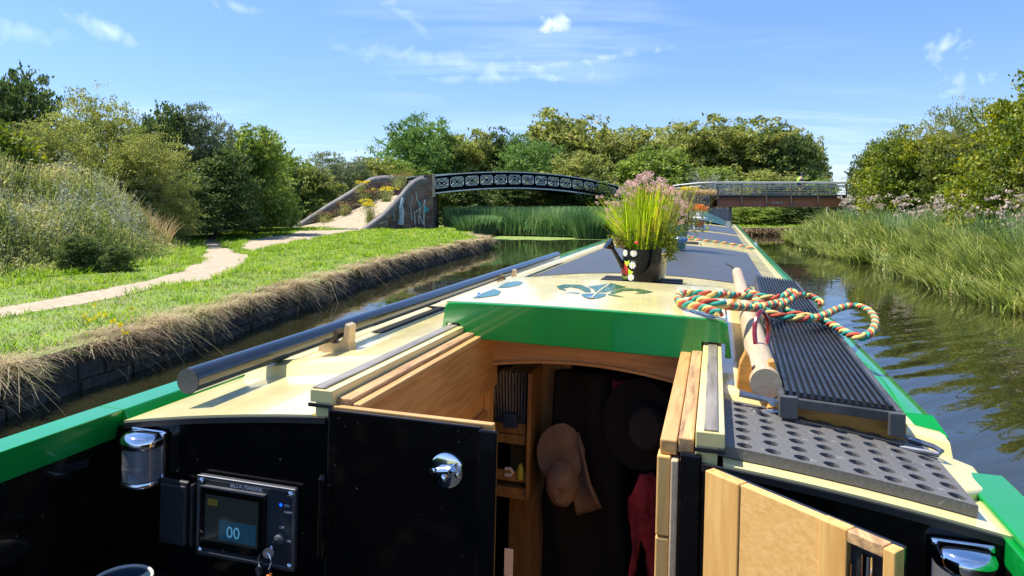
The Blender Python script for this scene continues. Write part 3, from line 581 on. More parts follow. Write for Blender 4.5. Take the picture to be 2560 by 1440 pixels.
def girder(offv, nm, ring=True):
    T1 = 1.16; mb = MB(); bays = 16; H = 1.16
    def strip(z0, z1, th, mi, oo=0, mbx=None):
        n = 48
        for i in range(n):
            a_, b_ = bp(i/n*T1)+offv, bp((i+1)/n*T1)+offv; o_ = gd*th
            q = [a_+Vector((0, 0, z0))-o_, b_+Vector((0, 0, z0))-o_, b_+Vector((0, 0, z0))+o_, a_+Vector((0, 0, z0))+o_]; q += [v+Vector((0, 0, z1-z0)) for v in q]
            mbx.add(q, [(0, 3, 2, 1), (4, 5, 6, 7), (0, 1, 5, 4), (2, 3, 7, 6)]+([(3, 0, 4, 7)] if i == 0 else [])+([(1, 2, 6, 5)] if i == n-1 else []), mi)
    strip(-.20, -.035, .05, 0, 0, mb); strip(-H+.08, -.84, .05, 0, 0, mb)
    strip(-.035, .03, .10, 1, 0, mb); strip(-H, -H+.08, .13, 1, 0, mb)
    def onp(s, z, o=0):
        v = bp(s)+offv; return Vector((v.x, v.y, v.z+z))+gd*o
    def bar(s0, z0, s1, z1, w, th, mi, o=0):
        a_, b_ = onp(s0, z0, o), onp(s1, z1, o); d = (b_-a_).normalized(); n_ = d.cross(gd).normalized()*w/2; g_ = gd*th
        q = [a_-n_-g_, b_-n_-g_, b_+n_-g_, a_+n_-g_]; q += [v+g_*2 for v in q]; mb.add(q, [(0, 3, 2, 1), (4, 5, 6, 7), (0, 1, 5, 4), (1, 2, 6, 5), (2, 3, 7, 6), (3, 0, 4, 7)], mi)
    zt, zb = -.17, -.87
    for k in range(bays):
        s0, s1 = k/bays*T1, (k+1)/bays*T1; sm = (s0+s1)/2
        bar(s0, zb, s0, zt, .15, .045, 0); bar(s0, zb, s1, zt, .12, .045, 0); bar(s0, zt, s1, zb, .12, .045, 0)
        zc = (zt+zb)/2; g = .09; gs = .09/16.4
        for tri in (((s0+gs*1.9, zt-.05), (s1-gs*1.9, zt-.05), (sm, zc+g)), ((s0+gs*1.9, zb+.05), (s1-gs*1.9, zb+.05), (sm, zc-g)),
                    ((s0+gs*1.1, zt-.11), (s0+gs*1.1, zb+.11), (sm-gs*1.1, zc)), ((s1-gs*1.1, zt-.11), (s1-gs*1.1, zb+.11), (sm+gs*1.1, zc))):
            for i in range(3):
                a_, b_ = tri[i], tri[(i+1) % 3]; bar(a_[0], a_[1], b_[0], b_[1], .035, .02, 1, .047)
    bar(T1, zb, T1, zt, .15, .05, 0)
    return build(nm, mb, [ironb, irong], BR, smooth=0)
girder(Vector((0, 0, 0)), 'girder'); WID = Vector((-2.1, 2.6, 0)); girder(WID, 'girder')
mb = MB(); n = 30
for i in range(n):
    a_, b_ = bp(i/n*1.16), bp((i+1)/n*1.16); q = [a_-gd*.06, b_-gd*.06, b_+WID+gd*.06, a_+WID+gd*.06]; q = [v+Vector((0, 0, -1.06)) for v in q]; q += [v+Vector((0, 0, .1)) for v in q]
    mb.add(q, [(0, 3, 2, 1), (4, 5, 6, 7), (0, 1, 5, 4), (2, 3, 7, 6)])
build('deck', mb, mat('deck_iron', (.06, .055, .05), .8), BR, smooth=0)
# parapet walls: (px, py, d) of coping crown, down to ground
def wall(pts, th, nm, kids, base_z=.3):
    P = smoothpath(pts, 6); mb = MB(); n = len(P)
    nrm = []
    for i in range(n):
        d = (P[min(i+1, n-1)]-P[max(i-1, 0)]); d.z = 0; d.normalize(); nrm.append(Vector((d.y, -d.x, 0)))
    vs = []
    for i in range(n):
        for s, z in ((1, base_z), (1, None), (-1, None), (-1, base_z)):
            v = P[i]+nrm[i]*s*th/2; vs.append((v.x, v.y, base_z if z is not None else max(P[i].z-.2, base_z+.02)))
    fs = [(i*4+j, i*4+j+1, (i+1)*4+j+1, (i+1)*4+j) for i in range(n-1) for j in range(4) for _ in (0,)][:]
    fs = [(i*4+j, i*4+(j+1) % 4, (i+1)*4+(j+1) % 4, (i+1)*4+j) for i in range(n-1) for j in range(4)]+[(0, 1, 2, 3), tuple((n-1)*4+j for j in (3, 2, 1, 0))]
    mb.add(vs, fs); w = build(nm, mb, brick, BR, smooth=0)
    # half-round coping made of separate bricks with thin joints
    cb2 = MB(); D = 0; Q = [P[0]]; 
    for i in range(1, n): Q.append(P[i])
    for i in range(n-1):
        for q in range(3):
            a_ = P[i].lerp(P[i+1], q/3); b_ = P[i].lerp(P[i+1], (q+1)/3); dd = (b_-a_)*.06
            cb2.tube([a_+dd-Vector((0, 0, .1)), b_-dd-Vector((0, 0, .1))], th/2+.07+rng.uniform(-.008, .008), 12)
    build('coping', cb2, copem, w, smooth=50); return w
nearP = [pw(x, y+6, d=dd) for x, y, dd in ((912, 570, 44.2), (940, 549, 44.5), (964, 531, 44.7), (1008, 483, 45.2), (1030, 457, 45.5), (1052, 444, 45.7), (1078, 441, 45.9))]
farP = [pw(x, y+6, d=dd) for x, y, dd in ((740, 566, 48.6), (789, 533, 48.7), (833, 505, 48.8), (877, 479, 48.9), (910, 457, 49.0), (931, 445, 49.1), (964, 440, 49.2), (1030, 441, 49.2))]
w1 = wall(nearP, .5, 'parapet_wall', True); w2 = wall(farP, .5, 'parapet_wall', True)
# end pier
mb = MB(); a_ = pw(1060, 440, d=45.7); b_ = pw(1082, 440, d=45.7); mb.box((a_.x, 45.55, .2), (b_.x, 46.5, 3.98)); build('pier', mb, brick, BR, smooth=0)
mb = MB(); mb.box((b_.x-.02, 45.5, 2.55), (b_.x+.14, 46.1, 4.0)); build('bearing_stone', mb, mat('sandstone', (.46, .37, .27), .85, var=.3, vs=6), BR, smooth=0, bevel=.02)
mb = MB(); mb.box((b_.x-.5, 46.0, .2), (b_.x-.02, 49.6, 2.75)); mb.box((-9, 48.9, .3), (b_.x-.02, 49.5, 2.9)); build('abutment', mb, brick, BR, smooth=0)
# ramp surface
rp = []; L0 = [pw(735, 576, d=48.3), pw(905, 576, d=44.4)]
sect = [((-14.7, 48.3), (-9.5, 44.55), .515), ((-12.8, 48.6), (-8.6, 44.9), .95), ((-11.2, 48.7), (-7.9, 45.3), 1.6), ((-9.8, 48.8), (-7.2, 45.6), 2.2), ((-8.4, 48.9), (-6.4, 45.9), 2.65), ((-6.9, 49.0), (-5.0, 46.1), 2.8)]
mb = MB(); vs = []
for (ax, ay), (bx, by), z in sect: vs += [(ax, ay, z), (bx, by, z), (ax, ay, z-.4), (bx, by, z-.4)]
mb.add(vs, [q for i in range(len(sect)-1) for q in ((4*i, 4*i+1, 4*i+5, 4*i+4), (4*i+2, 4*i+3, 4*i+7, 4*i+6))]+[(0, 1, 3, 2)])
build('ramp', mb, gravel, BR, smooth=30)
mb = MB(); mb.tube([(-14.6, 47.9, .52), (-9.6, 44.2, .52)], .07, 6); build('kerb', mb, copem, BR)
# graffiti on the near wall
gw = mat('white_spray_paint', (.62, .66, .70), .6, var=.3, vs=3); gt = mat('teal_spray_paint', (.05, .42, .45), .6, var=.2, vs=3); gl = mat('pale_blue_spray_paint', (.35, .50, .62), .6, var=.4, vs=5)
def wy(px):  # distance of the wall face at a column
    P = smoothpath(nearP, 6); best = None
    for a_, b_ in zip(P[:-1], P[1:]):
        xa, xb = CX+F*a_.x/a_.y, CX+F*b_.x/b_.y
        if xa <= px <= xb: return a_.y+(b_.y-a_.y)*(px-xa)/(xb-xa)-.30
    return 45.5
def stroke(pts, w, m, nm='graffiti'):
    mb = MB(); Q = [pw(x, y, d=wy(x)+(0 if x < 1058 else 0)) for x, y in pts]; mb.tube(Q, w/2, 6); o = build(nm, mb, m, w1)
st = MB(); 
for pts, w_, m_ in (([(1008, 495), (1001, 520), (1004, 540), (999, 562)], .26, gl), ([(1003, 505), (1008, 530), (1006, 562)], .14, gw), ([(1030, 490), (1026, 515), (1030, 550)], .07, gl), ([(1040, 482), (1043, 500), (1052, 520), (1062, 505), (1064, 498)], .06, gw), ([(1052, 520), (1040, 530), (1036, 528), (1038, 562)], .06, gw), ([(1052, 522), (1046, 545), (1048, 560)], .06, gw), ([(1047, 538), (1062, 566)], .06, gw), ([(1061, 500), (1060, 530), (1060, 562)], .07, gw),
                   ([(1062, 517), (1066, 520), (1071, 523), (1064, 528), (1062, 531), (1062, 518)], .13, gt), ([(1045, 503), (1052, 512), (1049, 518)], .10, gt), ([(985, 530), (986, 552)], .05, gl), ([(948, 560), (968, 552), (967, 562)], .04, gw)):
    stroke(pts, w_, m_)

# ================================================================ FOOTBRIDGE
FD = 44.0
rust = mat('brown_painted_steel', (.34, .17, .11), .6, col2=(.46, .16, .07), vs=2.2, detail=8, ramp=(.5, .75)); rust2 = mat('dark_timber', (.085, .065, .05), .85, var=.5, vs=14)
galv = mat('galvanised_steel', (.60, .63, .60), .5, 0, var=.2, vs=6); postm = mat('brown_steel_posts', (.24, .17, .13), .6)
FB = thing('footbridge', 'brown steel beam footbridge with pale handrails over the canal', 'bridge', (16.6, FD, 1.9))
xa, xb = (1795-CX)/F*FD, (2114-CX)/F*FD
def zz(py, d=FD): return HC-(py-CY)*d/F
for dy, nm in ((0, 'beam'), (2.0, 'beam')):
    mb = MB(); mb.box((xa, FD+dy, zz(517)), (xb, FD+.12+dy, zz(498))); mb.box((xa, FD-.12+dy, zz(517.5)), (xb, FD+.24+dy, zz(515.5))); mb.box((xa, FD-.1+dy, zz(498)), (xb, FD+.22+dy, zz(496.5)))
    for px in (1795, 1853, 1915, 1977, 2044, 2114):
        x = (px-CX)/F*FD; mb.box((x-.03, FD-.10+dy, zz(515.5)), (x+.03, FD+dy-.002, zz(498)))
    build(nm, mb, rust, FB, smooth=0)
mb = MB(); mb.box((xa, FD+.24, zz(496)), (xb, FD+2.0, zz(489))); mb.box((xa, FD-.05, zz(496)), (xb, FD+.05, zz(488))); build('deck', mb, rust2, FB, smooth=0)
mb = MB(); q = pw(1922, 507, d=FD-.01); mb.box((q.x, FD-.13, q.z-.03), (q.x+.9, FD-.1, q.z+.03)); build('sign_plate', mb, mat('white_plate', (.6, .58, .55), .6, col2=(.1, .1, .12), vs=9, ramp=(.42, .5)), FB, smooth=0)
pxs = [1793, 1853, 1915, 1977, 2044, 2114]
for side in (0, 2.1):
    d0 = FD-.12+side
    for px in pxs:
        x = (px-CX)/F*FD; mb = MB(); mb.box((x-.035, d0-.03, zz(516)), (x+.035, d0+.03, zz(459))); build('post', mb, postm, FB, smooth=0)
    for py, r_ in ((456, .05), (464, .032)):
        mb = MB(); mb.tube([Vector(((1712-CX)/F*FD, d0+1.2, zz(py+5))), Vector(((1750-CX)/F*FD, d0+.2, zz(py+1))), Vector(((1793-CX)/F*FD, d0-.02, zz(py))), Vector((xb, d0-.02, zz(py))), Vector(((2175-CX)/F*FD, d0-.02, zz(py+1)))], r_, 6); build('handrail', mb, galv, FB)
    mb = MB()
    for py in (470, 476, 482, 487.5): mb.tube([(xa, d0, zz(py)), (xb, d0, zz(py))], .014, 5)
    build('railing_wire', mb, galv, FB)
conc = mat('board_marked_concrete', (.42, .37, .32), .9, col2=(.27, .23, .20), vs=1.5, stretch=(5, 5, .4), bump=.5, bs=10)
pile = mat('concrete_retaining_wall', (.40, .32, .28), .9, col2=(.24, .18, .15), vs=1.2, stretch=(6, 6, .5), bump=.6, bs=12)
mb = MB(); x0 = (1790-CX)/F*FD; x1 = (1834-CX)/F*FD
mb.prism([(x0-.4, FD-.2, -1), (x1-.35, FD-.2, -1), (x1-.35, FD-.2, zz(520)), (x0-.4, FD-.2, zz(520))], (0, 2.8, 0)); mb.box((x1-.75, FD+.3, -1), (x1, FD+2.6, zz(519))); build('abutment', mb, conc, FB, smooth=0, bevel=.02)
mb = MB(); mb.box((xb-.15, FD-.15, -1), (xb+3.4, FD+2.4, zz(505)));  build('abutment', mb, conc, FB, smooth=0, bevel=.02)
RW = thing('retaining_wall', 'ribbed concrete retaining wall left of the footbridge', 'wall', (12.3, FD, 0))
mb = MB(); xs = np.linspace((1700-CX)/F*FD, x0-.4, 12)
for i in range(11):
    w_ = xs[i+1]-xs[i]; mb.box((xs[i]+.01, FD-.1, -1), (xs[i+1]-.01, FD+.4, zz(488))); mb.box((xs[i]+w_*.3, FD-.18, -1), (xs[i]+w_*.7, FD-.102, zz(489)))
build('wall_panel', mb, pile, RW, smooth=0)
mb = MB(); mb.box((xs[0]-1.2, FD+.42, -1), (x0-.1, FD+6, zz(487))); build('backfill', mb, turf, RW, smooth=0)
P = scatter([(xs[0]-1, FD+.4), (x0+.2, FD+.4), (x0+.2, FD+2.4), (xs[0]-1, FD+2.4)], 3600, zz(487)); V, Fq = blades(P, rng.uniform(.25, .6, len(P)), .03*np.ones(len(P)), rng.uniform(.1, .6, len(P)), .3, 3); raw('straw_grass', V, Fq, G['straw'], kind='stuff', label='straw coloured dry grass on top of the retaining wall')

# ================================================================ TREES
template('hawthorn', 2.6, 5.0, 24650, 0.084, L['olive']); template('bushy', 2.6, 5.0, 24650, 0.090, L['mid']); template('darkbush', 2.6, 5.0, 21750, 0.090, L['dark'], sprigs=34)
template('greybush', 2.6, 5.0, 24650, 0.078, L['grey'], asp=.35); template('yellowbush', 2.8, 5.2, 29000, 0.095, L['yellow'], sprigs=16, asp=.7)
template('nearyellow', 2.8, 5.2, 46000, .066, L['yellow'], sprigs=22, asp=.65, lobes=70); template('nearolive', 2.8, 5.2, 46000, .052, L['olive'], sprigs=34, asp=.5, lobes=60)
template('oak', 3.6, 7.6, 29000, 0.134, L['olive'], sprigs=10, lobes=60); template('farmid', 3.6, 7.6, 29000, 0.134, L['mid'], sprigs=12, lobes=60); template('fardark', 3.6, 7.6, 26100, 0.134, L['dark'], sprigs=20, lobes=60); template('willow', 3.4, 7.8, 29000, 0.134, L['willow'], sprigs=30, lobes=54, asp=.3)
MG = 1.9
LOW = [('nearolive', 60, 400, 23, 300, 'olive yellow scrub rising behind the weeds at the left edge'), ('greybush', 300, 420, 27, 260, 'pale grey brown thicket behind the mugwort'), ('hawthorn', 470, 410, 35, 200, 'olive thicket above the path bend'), ('hawthorn', 500, 470, 36, 230, 'low olive bush where the path bends out of sight'), ('darkbush', 590, 480, 41, 200, 'low dark bush filling the foot of the left hedge'), ('bushy', 630, 500, 41, 160, 'low green bush left of the ramp parapet end'),
 ('hawthorn', 690, 500, 50, 110, 'small olive bush touching the ramp parapet end'), ('greybush', 560, 515, 34, 130, 'pale grey green scrub at the path bend'), ('darkbush', 420, 430, 30, 260, 'dark bush low behind the pale weeds'), ('bushy', 770, 470, 52, 150, 'green bush behind the lower end of the ramp')]
FAR = [('farmid', 1110, 345, 84, 260, 'distant tree filling the gap right of the feathery willow'), ('fardark', 1320, 350, 86, 280, 'distant dark tree between the two tallest middle trees'), ('farmid', 1520, 338, 86, 260, 'distant tree right of the highest round crown'), ('oak', 1690, 330, 88, 260, 'distant olive tree above the pink flower heads'), ('farmid', 1830, 322, 88, 260, 'distant tree above the bare branches'), ('oak', 1960, 345, 88, 190, 'distant olive tree above the right part of the footbridge'), ('oak', 880, 420, 70, 230, 'distant low olive tree above the far ramp parapet')]
T = LOW+FAR+[ # template, px, top py, distance, crown width px, label
 ('darkbush', 60, 175, 30, 210, 'tall dark hawthorn with ragged top at the left edge'),
 ('yellowbush', -40, 330, 22, 330, 'yellowish bush cut by the left edge of the picture'),
 ('nearolive', 250, 238, 29, 250, 'big rounded olive hawthorn right of the tall dark one'),
 ('nearolive', 120, 300, 25, 260, 'olive bush in front of the tall dark hawthorn'),
 ('darkbush', 400, 262, 33, 190, 'dark crown between the olive hawthorn and the grey green tree'),
 ('greybush', 500, 268, 34, 190, 'grey green tree in the middle of the left hedge'),
 ('nearolive', 365, 330, 27, 240, 'brownish olive bush with bare twigs over a dark hollow'),
 ('bushy', 640, 318, 37, 190, 'green hawthorn with arching shoots near the end of the left hedge'),
 ('darkbush', 540, 372, 33, 210, 'shaded dark bush low in the left hedge'),
 ('bushy', 722, 385, 52, 170, 'bright green bush at the right end of the left hedge'),
 ('bushy', 640, 425, 44, 210, 'low green hawthorn beside the start of the ramp'),
 ('greybush', 840, 385, 58, 200, 'thin grey green tree behind the bridge ramp'),
 ('hawthorn', 930, 400, 60, 160, 'olive bush behind the top of the ramp'),
 ('hawthorn', 790, 425, 52, 150, 'olive bush just left of the ramp wall'),
 ('willow', 1045, 292, 66, 230, 'tall green willow with feathery top left of centre'),
 ('bushy', 960, 395, 62, 150, 'green bush below the left side of the willow'),
 ('oak', 1160, 335, 68, 190, 'olive tree between the willow and the middle trees'),
 ('fardark', 1255, 332, 70, 160, 'dark tree behind the left half of the iron bridge'),
 ('oak', 1420, 282, 72, 240, 'highest round crowned tree behind the iron bridge'),
 ('willow', 1330, 345, 64, 190, 'soft light green tree above the middle of the iron bridge'),
 ('hawthorn', 1440, 385, 60, 220, 'olive bush above the right part of the iron bridge'),
 ('oak', 1570, 322, 72, 200, 'greyish olive tree behind the flowering planter'),
 ('farmid', 1640, 372, 62, 210, 'green tree directly behind the pink flowers'),
 ('oak', 1745, 302, 76, 230, 'wide olive tree left of the bare tree'),
 ('oak', 1890, 308, 76, 250, 'wide olive tree above the left part of the footbridge'),
 ('fardark', 1955, 322, 74, 180, 'darker tree above the cyclist'),
 ('oak', 2012, 330, 80, 125, 'olive tree at the right end of the far tree line'),
 ('bushy', 1770, 420, 64, 200, 'low green bush behind the retaining wall'),
 ('hawthorn', 1930, 432, 58, 230, 'olive bush behind the footbridge railing'),
 ('bushy', 2050, 448, 56, 110, 'small bush at the right end behind the footbridge'),
 ('darkbush', 1130, 440, 56, 200, 'dark bush seen under the left end of the iron bridge'),
 ('darkbush', 1290, 448, 58, 220, 'dark bush seen under the crown of the iron bridge'),
 ('darkbush', 1450, 452, 56, 220, 'dark bush seen under the right part of the iron bridge'),
 ('darkbush', 1990, 500, 53, 200, 'dark shaded bush seen beneath the footbridge'),
 ('bushy', 1880, 512, 52, 160, 'leafy green bush on the far bank beneath the footbridge'),
 ('nearyellow', 2235, 342, 42, 190, 'green tree where the footbridge meets the right bank'),
 ('nearyellow', 2290, 330, 33, 240, 'yellow green tree in the middle of the right bank'),
 ('nearolive', 2390, 262, 32, 230, 'olive tree with a tall shoot on the right bank'),
 ('nearyellow', 2565, 225, 24, 330, 'tallest yellow green tree at the right edge'),
 ('nearyellow', 2440, 375, 31, 250, 'broad low yellow green bush over the flower heads'),
 ('darkbush', 2185, 355, 46, 125, 'dark tree right of the gap in the far tree line'),
 ('nearolive', 2700, 300, 22, 330, 'olive tree mostly beyond the right edge'),
]
for key, px, ty, d, wpx, lab in T:
    g = .3
    if px < 760 and d < 45: g = .9
    if px > 2100: g = .2
    nm = 'bush' if 'bush' in lab else ('hawthorn' if 'hawthorn' in lab else 'tree')
    plant(key, px, ty, d, wpx*1.12, lab, nm, 'bush' if nm == 'bush' else 'tree', 'trees and bushes of the hedges', g)
# bramble at the foot of the weeds
me, tm, R, H = TPL['darkbush']
for (px, py, s, sz, lab) in ((190, 640, .24, .19, 'dark leafy bramble at the foot of the weeds on the left'), (290, 640, .16, .14, 'smaller bramble mound right of the big one')):
    q = pw(px, 692, .5); o = link(bpy.data.objects.new('bramble', None)); setlab(o, lab, 'bramble'); o.location = (q.x-.6, q.y+1.2, .45); o.scale = (s, s, sz)
    c = link(bpy.data.objects.new('leaves', me)); c.parent = o
# bare tree
bt = MB()
def branch(p, d, ln, r, lv):
    if lv == 0: return
    pts = [p]; dd = d.copy()
    for i in range(3):
        dd = (dd+Vector(rng.normal(0, .13, 3))).normalized(); pts.append(pts[-1]+dd*ln/3)
    bt.tube(pts, [r, r*.85, r*.7, r*.55], 5, cap=False)
    for _ in range(3 if lv > 1 else 0):
        k_ = rng.integers(1, 4); nd = (dd+Vector(rng.normal(0, .5, 3))); nd.z = abs(nd.z)*.8+.1; branch(pts[k_], nd.normalized(), ln*.74, r*.58, lv-1)
q = Vector(((1790-CX)/F*54, 54, .5))
for dx in (-.25, 0, .3): branch(q+Vector((dx, 0, 0)), Vector((dx*.9, -.1, 1)).normalized(), 1.75, .075, 6)
T0 = thing('bare_tree', 'bare whitish branched dead tree behind the retaining wall', 'tree', tuple(q)); build('branches', bt, deadwood, T0)
# ragwort on the ramp walls
def herb(px, py, d, hpx, wpx, label, flower=yell, leafm=G['weed'], nstem=16, name='ragwort', topfrac=.75):
    g = pw(px, py, d=d); h = hpx*d/F; wv_ = wpx*d/F; T1 = thing(name, label, 'plant', tuple(g), group='wild plants on the bridge ramp')
    n = nstem*5; P = np.stack([rng.normal(0, wv_*.12, n), rng.normal(0, wv_*.12, n), np.zeros(n)], 1)
    V1 = blades(P, rng.uniform(.5, 1, n)*h, .03*np.ones(n), rng.uniform(0, .5, n)*wv_/h, .05, 3); C = np.stack([rng.normal(0, wv_*.22, n*5), rng.normal(0, wv_*.2, n*5), rng.uniform(.05, .8, n*5)*h], 1); V2 = leaves(C, .05, None, .4)
    V, Fq = merge([V1, V2]); raw('stems', V, Fq, leafm, T1)
    parts = []
    for i in range(nstem):
        c = np.array([rng.normal(0, wv_*.26), rng.normal(0, wv_*.2), h*rng.uniform(topfrac, 1)]); parts.append(leaves(c+rng.normal(0, 1, (18, 3))*np.array([.09, .09, .03]), .035, np.array([0, 0, 1.]), .8))
    V, Fq = merge(parts); raw('flowers', V, Fq, flower, T1)
herb(905, 482, 48.6, 30, 45, 'yellow ragwort on the far parapet of the ramp'); herb(862, 540, 48.2, 36, 40, 'dry weed with few yellow flowers inside the far parapet', brown)
herb(965, 505, 45.6, 38, 55, 'yellow ragwort beside the near parapet'); herb(1000, 470, 46.5, 40, 60, 'faded ragwort at the top of the ramp', brown); herb(925, 560, 45.2, 62, 50, 'tall thin ragwort at the foot of the near parapet')
herb(815, 556, 48.2, 26, 60, 'brown weeds along the inside of the far parapet', brown); herb(1720, 490, 43.5, 22, 40, 'yellow flowers left of the footbridge handrail'); herb(915, 515, 48, 42, 60, 'tangled brown weeds below the far parapet top', brown); herb(1010, 445, 49, 22, 90, 'bright yellow green shrub behind the top of the ramp', L['yellow'], L['yellow'], 30, 'shrub')
# small yellow flowers in the verge
parts = []
for px, py in ((208, 790), (238, 797), (250, 786), (262, 786), (280, 803), (300, 812), (310, 832), (236, 762), (222, 801), (330, 770)):
    q = np.array(tuple(pw(px, py, .62))); parts.append(leaves(q+rng.normal(0, .018, (12, 3)), .016, np.array([0, 0, 1.]), .9))
V, Fq = merge(parts); raw('hawkbit_flowers', V, Fq, yell, kind='stuff', label='small yellow flowers scattered in the grass verge')
# ================================================================ THE NARROWBOAT (boat frame)
NB = thing('narrowboat', 'cream and green steel narrowboat seen along its roof from the stern', 'boat', (-.39, 1.3, -1.6), True)
LY, LN = .0, 17.9
XL, XR = -1.235, .455
# hull and cabin sides
mb = MB(); st = [(-1.6, .5), (-1.2, .96), (0, 1.03), (15.5, 1.03), (17.5, .93), (19, .55), (19.9, .06)]
vs = []
for y, hw in st:
    for z, k in ((-2.05, .9), (-1.35, 1), (-.98, 1)): vs += [(-.39-hw*k, y, z), (-.39+hw*k, y, z)]
fs = []
for i in range(len(st)-1):
    a, b = i*6, (i+1)*6
    for q in (0, 2): fs += [(a+q, a+q+2, b+q+2, b+q), (a+q+1, b+q+1, b+q+3, a+q+3)]
    fs += [(a, b, b+1, a+1)]
fs += [(0, 1, 3, 2), (2, 3, 5, 4)]; n6 = (len(st)-1)*6; fs += [(n6, n6+2, n6+3, n6+1), (n6+2, n6+4, n6+5, n6+3)]
# deck plate except the well
for i in range(len(st)-1):
    a, b = i*6, (i+1)*6; fs += [(a+4, a+5, b+5, b+4)]
mb.add(vs, fs); build('hull', mb, M['hull'], NB, smooth=0)
mb = MB()
for s, xg, xt in ((-1, -1.36, -1.345), (1, .58, .512)):
    mb.add([(xg, 1.3, -.979), (xt, 1.3, -.045), (xt, LN, -.045), (xg, LN, -.979), (xg+.02*-s, 1.3, -.979), (xt-.02*s, 1.3, -.045), (xt-.02*s, LN, -.045), (xg-.02*s, LN, -.979)],
           [(0, 1, 2, 3), (4, 5, 6, 7), (0, 4, 5, 1), (3, 2, 6, 7), (1, 5, 6, 2)])
build('cabin_side', mb, M['dgreen'], NB, smooth=0)
mb = MB(); mb.box((-1.35, LN, -.979), (.50, LN+.03, -.06)); build('front_bulkhead', mb, M['dgreen'], NB, smooth=0)
# roof in pieces round the hatchway (x -.79 .. .02, y 1.3 .. 2.5)
def roofpiece(x0, x1, y0, y1, nx=14, nm='roof', m='cream', z=0, th=.012, cut=None):
    mb = MB(); xs_ = [x0+(x1-x0)*i/nx for i in range(nx+1)]
    top = [(x, zr(x)+z) for x in xs_]; bot = [(x, zr(x)+z-th) for x in xs_][::-1]
    prof = top+bot; mb.prism([(x, y0, zz_) for x, zz_ in prof], (0, y1-y0, 0)); return mb
mb = roofpiece(XL-.045, XR+.02, 2.62, LN)
for f in roofpiece(XL-.035, -.792, 1.298, 2.62, 6), roofpiece(.024, XR+.02, 1.298, 2.62, 6): mb.add(f.v, f.f)
build('roof', mb, M['cream'], NB, smooth=20)
# rain lip across the roof before the bulkhead
def lip(x0, x1, nx=6):
    mb = MB()
    pr = [(1.66, -.002), (1.685, .028), (1.72, .034), (1.76, .030), (1.80, -.002)]
    xs_ = [x0+(x1-x0)*i/nx for i in range(nx+1)]; vs = [(x, y, zr(x)+z) for x in xs_ for y, z in pr]; k = len(pr)
    mb.add(vs, [(i*k+j, i*k+j+1, (i+1)*k+j+1, (i+1)*k+j) for i in range(nx) for j in range(k-1)]+[tuple(range(k)), tuple(nx*k+j for j in range(k))[::-1]]); return mb
build('rain_lip', lip(XL+.005, -.81), M['cream_trim'], NB, smooth=25); build('rain_lip', lip(.03, XR+.03), M['cream_trim'], NB, smooth=25)
# upturned cream corner of the right hood
mb = MB(); mb.prism([(.425, 1.64, zr(.44)), (.505, 1.60, -.03), (.50, 1.49, -.035), (.425, 1.40, zr(.44))], (0, 0, .022)); build('hood_corner', mb, M['cream_trim'], NB, bevel=.006)
# handrails: green top, cream inner fillet
def handrail(x0, x1, y0, y1, nm='handrail'):
    mb = MB(); xi = x1 if x1 < 0 else x0; s = 1 if x1 < 0 else -1
    prof = [(x0, -.05), (x0, -.006), (x0+.006, 0), (x1-.006, 0), (x1, -.006), (x1, -.05)]
    mb.prism([(x, y0, z) for x, z in prof], (0, y1-y0, 0)); o = build(nm, mb, M['green'], NB, smooth=50)
    return o
mb = MB(); mb.prism([(-1.352, 1.31, -.05), (-1.352, 1.31, 0), (-1.282, 1.31, 0), (-1.255, 1.31, -.045), (-1.255, 1.31, -.06)], (0, LN-1.31, 0)); build('handrail', mb, M['green'], NB, smooth=0, bevel=.002); handrail(.455, .515, 1.93, LN)
for x0, x1, y0 in ((-1.258, -1.228, 1.80), (.425, .455, 1.82)):
    mb = MB(); s = 1 if x0 < 0 else -1; a_, b_ = (x0, x1) if s > 0 else (x1, x0)
    mb.prism([(a_, y0, -.002), (a_, y0, -.06), (b_+s*.012, y0, zr(b_)-.002), (b_, y0, zr(b_)+.006)], (0, LN-y0, 0)); build('gutter_trim', mb, M['cream_trim'], NB, smooth=20)
# sloping end of the right handrail
mb = MB(); mb.prism([(.455, 1.928, 0), (.455, 1.928, -.07), (.47, 1.86, -.10), (.47, 1.86, -.03)], (.062, .0, -.0)); build('handrail_end', mb, M['green'], NB, smooth=20)
# side plates of the stern well: green cap over black inner face
mb = MB(); mb.prism([(-1.352, -1.4, -.05), (-1.352, -1.4, 0), (-1.282, -1.4, 0), (-1.296, -1.4, -.066), (-1.31, -1.4, -.066)], (0, 2.709, 0)); build('side_plate_cap', mb, M['green'], NB, smooth=0, bevel=.002)
mb = MB(); mb.box((-1.350, -1.4, -.97), (-1.312, 1.309, -.052)); build('side_plate_skin', mb, M['dgreen'], NB, smooth=0)
mb = MB(); mb.box((-1.3115, -1.4, -.97), (-1.298, 1.296, -.0665)); build('side_plate', mb, M['black'], NB, smooth=0)
mb = MB(); mb.prism([(.462, 1.56, -.006), (.54, 1.56, -.006), (.53, -1.2, -.006), (.455, -1.2, -.006)], (0, 0, -.012)); build('side_plate_cap', mb, M['green'], NB, smooth=0, bevel=.004)
mb = MB(); mb.prism([(.452, 1.50, -.02), (.452, 1.30, -.02), (.452, -1.2, -.02), (.452, -1.2, -.06), (.452, 1.50, -.06)], (.016, 0, 0)); build('side_plate_band', mb, M['green'], NB, smooth=0); mb = MB(); mb.box((.453, -1.2, -.97), (.467, 1.5, -.0605)); build('side_plate', mb, M['black'], NB, smooth=0)
mb = MB(); mb.box((-1.30, -1.4, -1.0), (.50, 1.3, -.975)); build('deck', mb, M['matt'], NB, smooth=0)
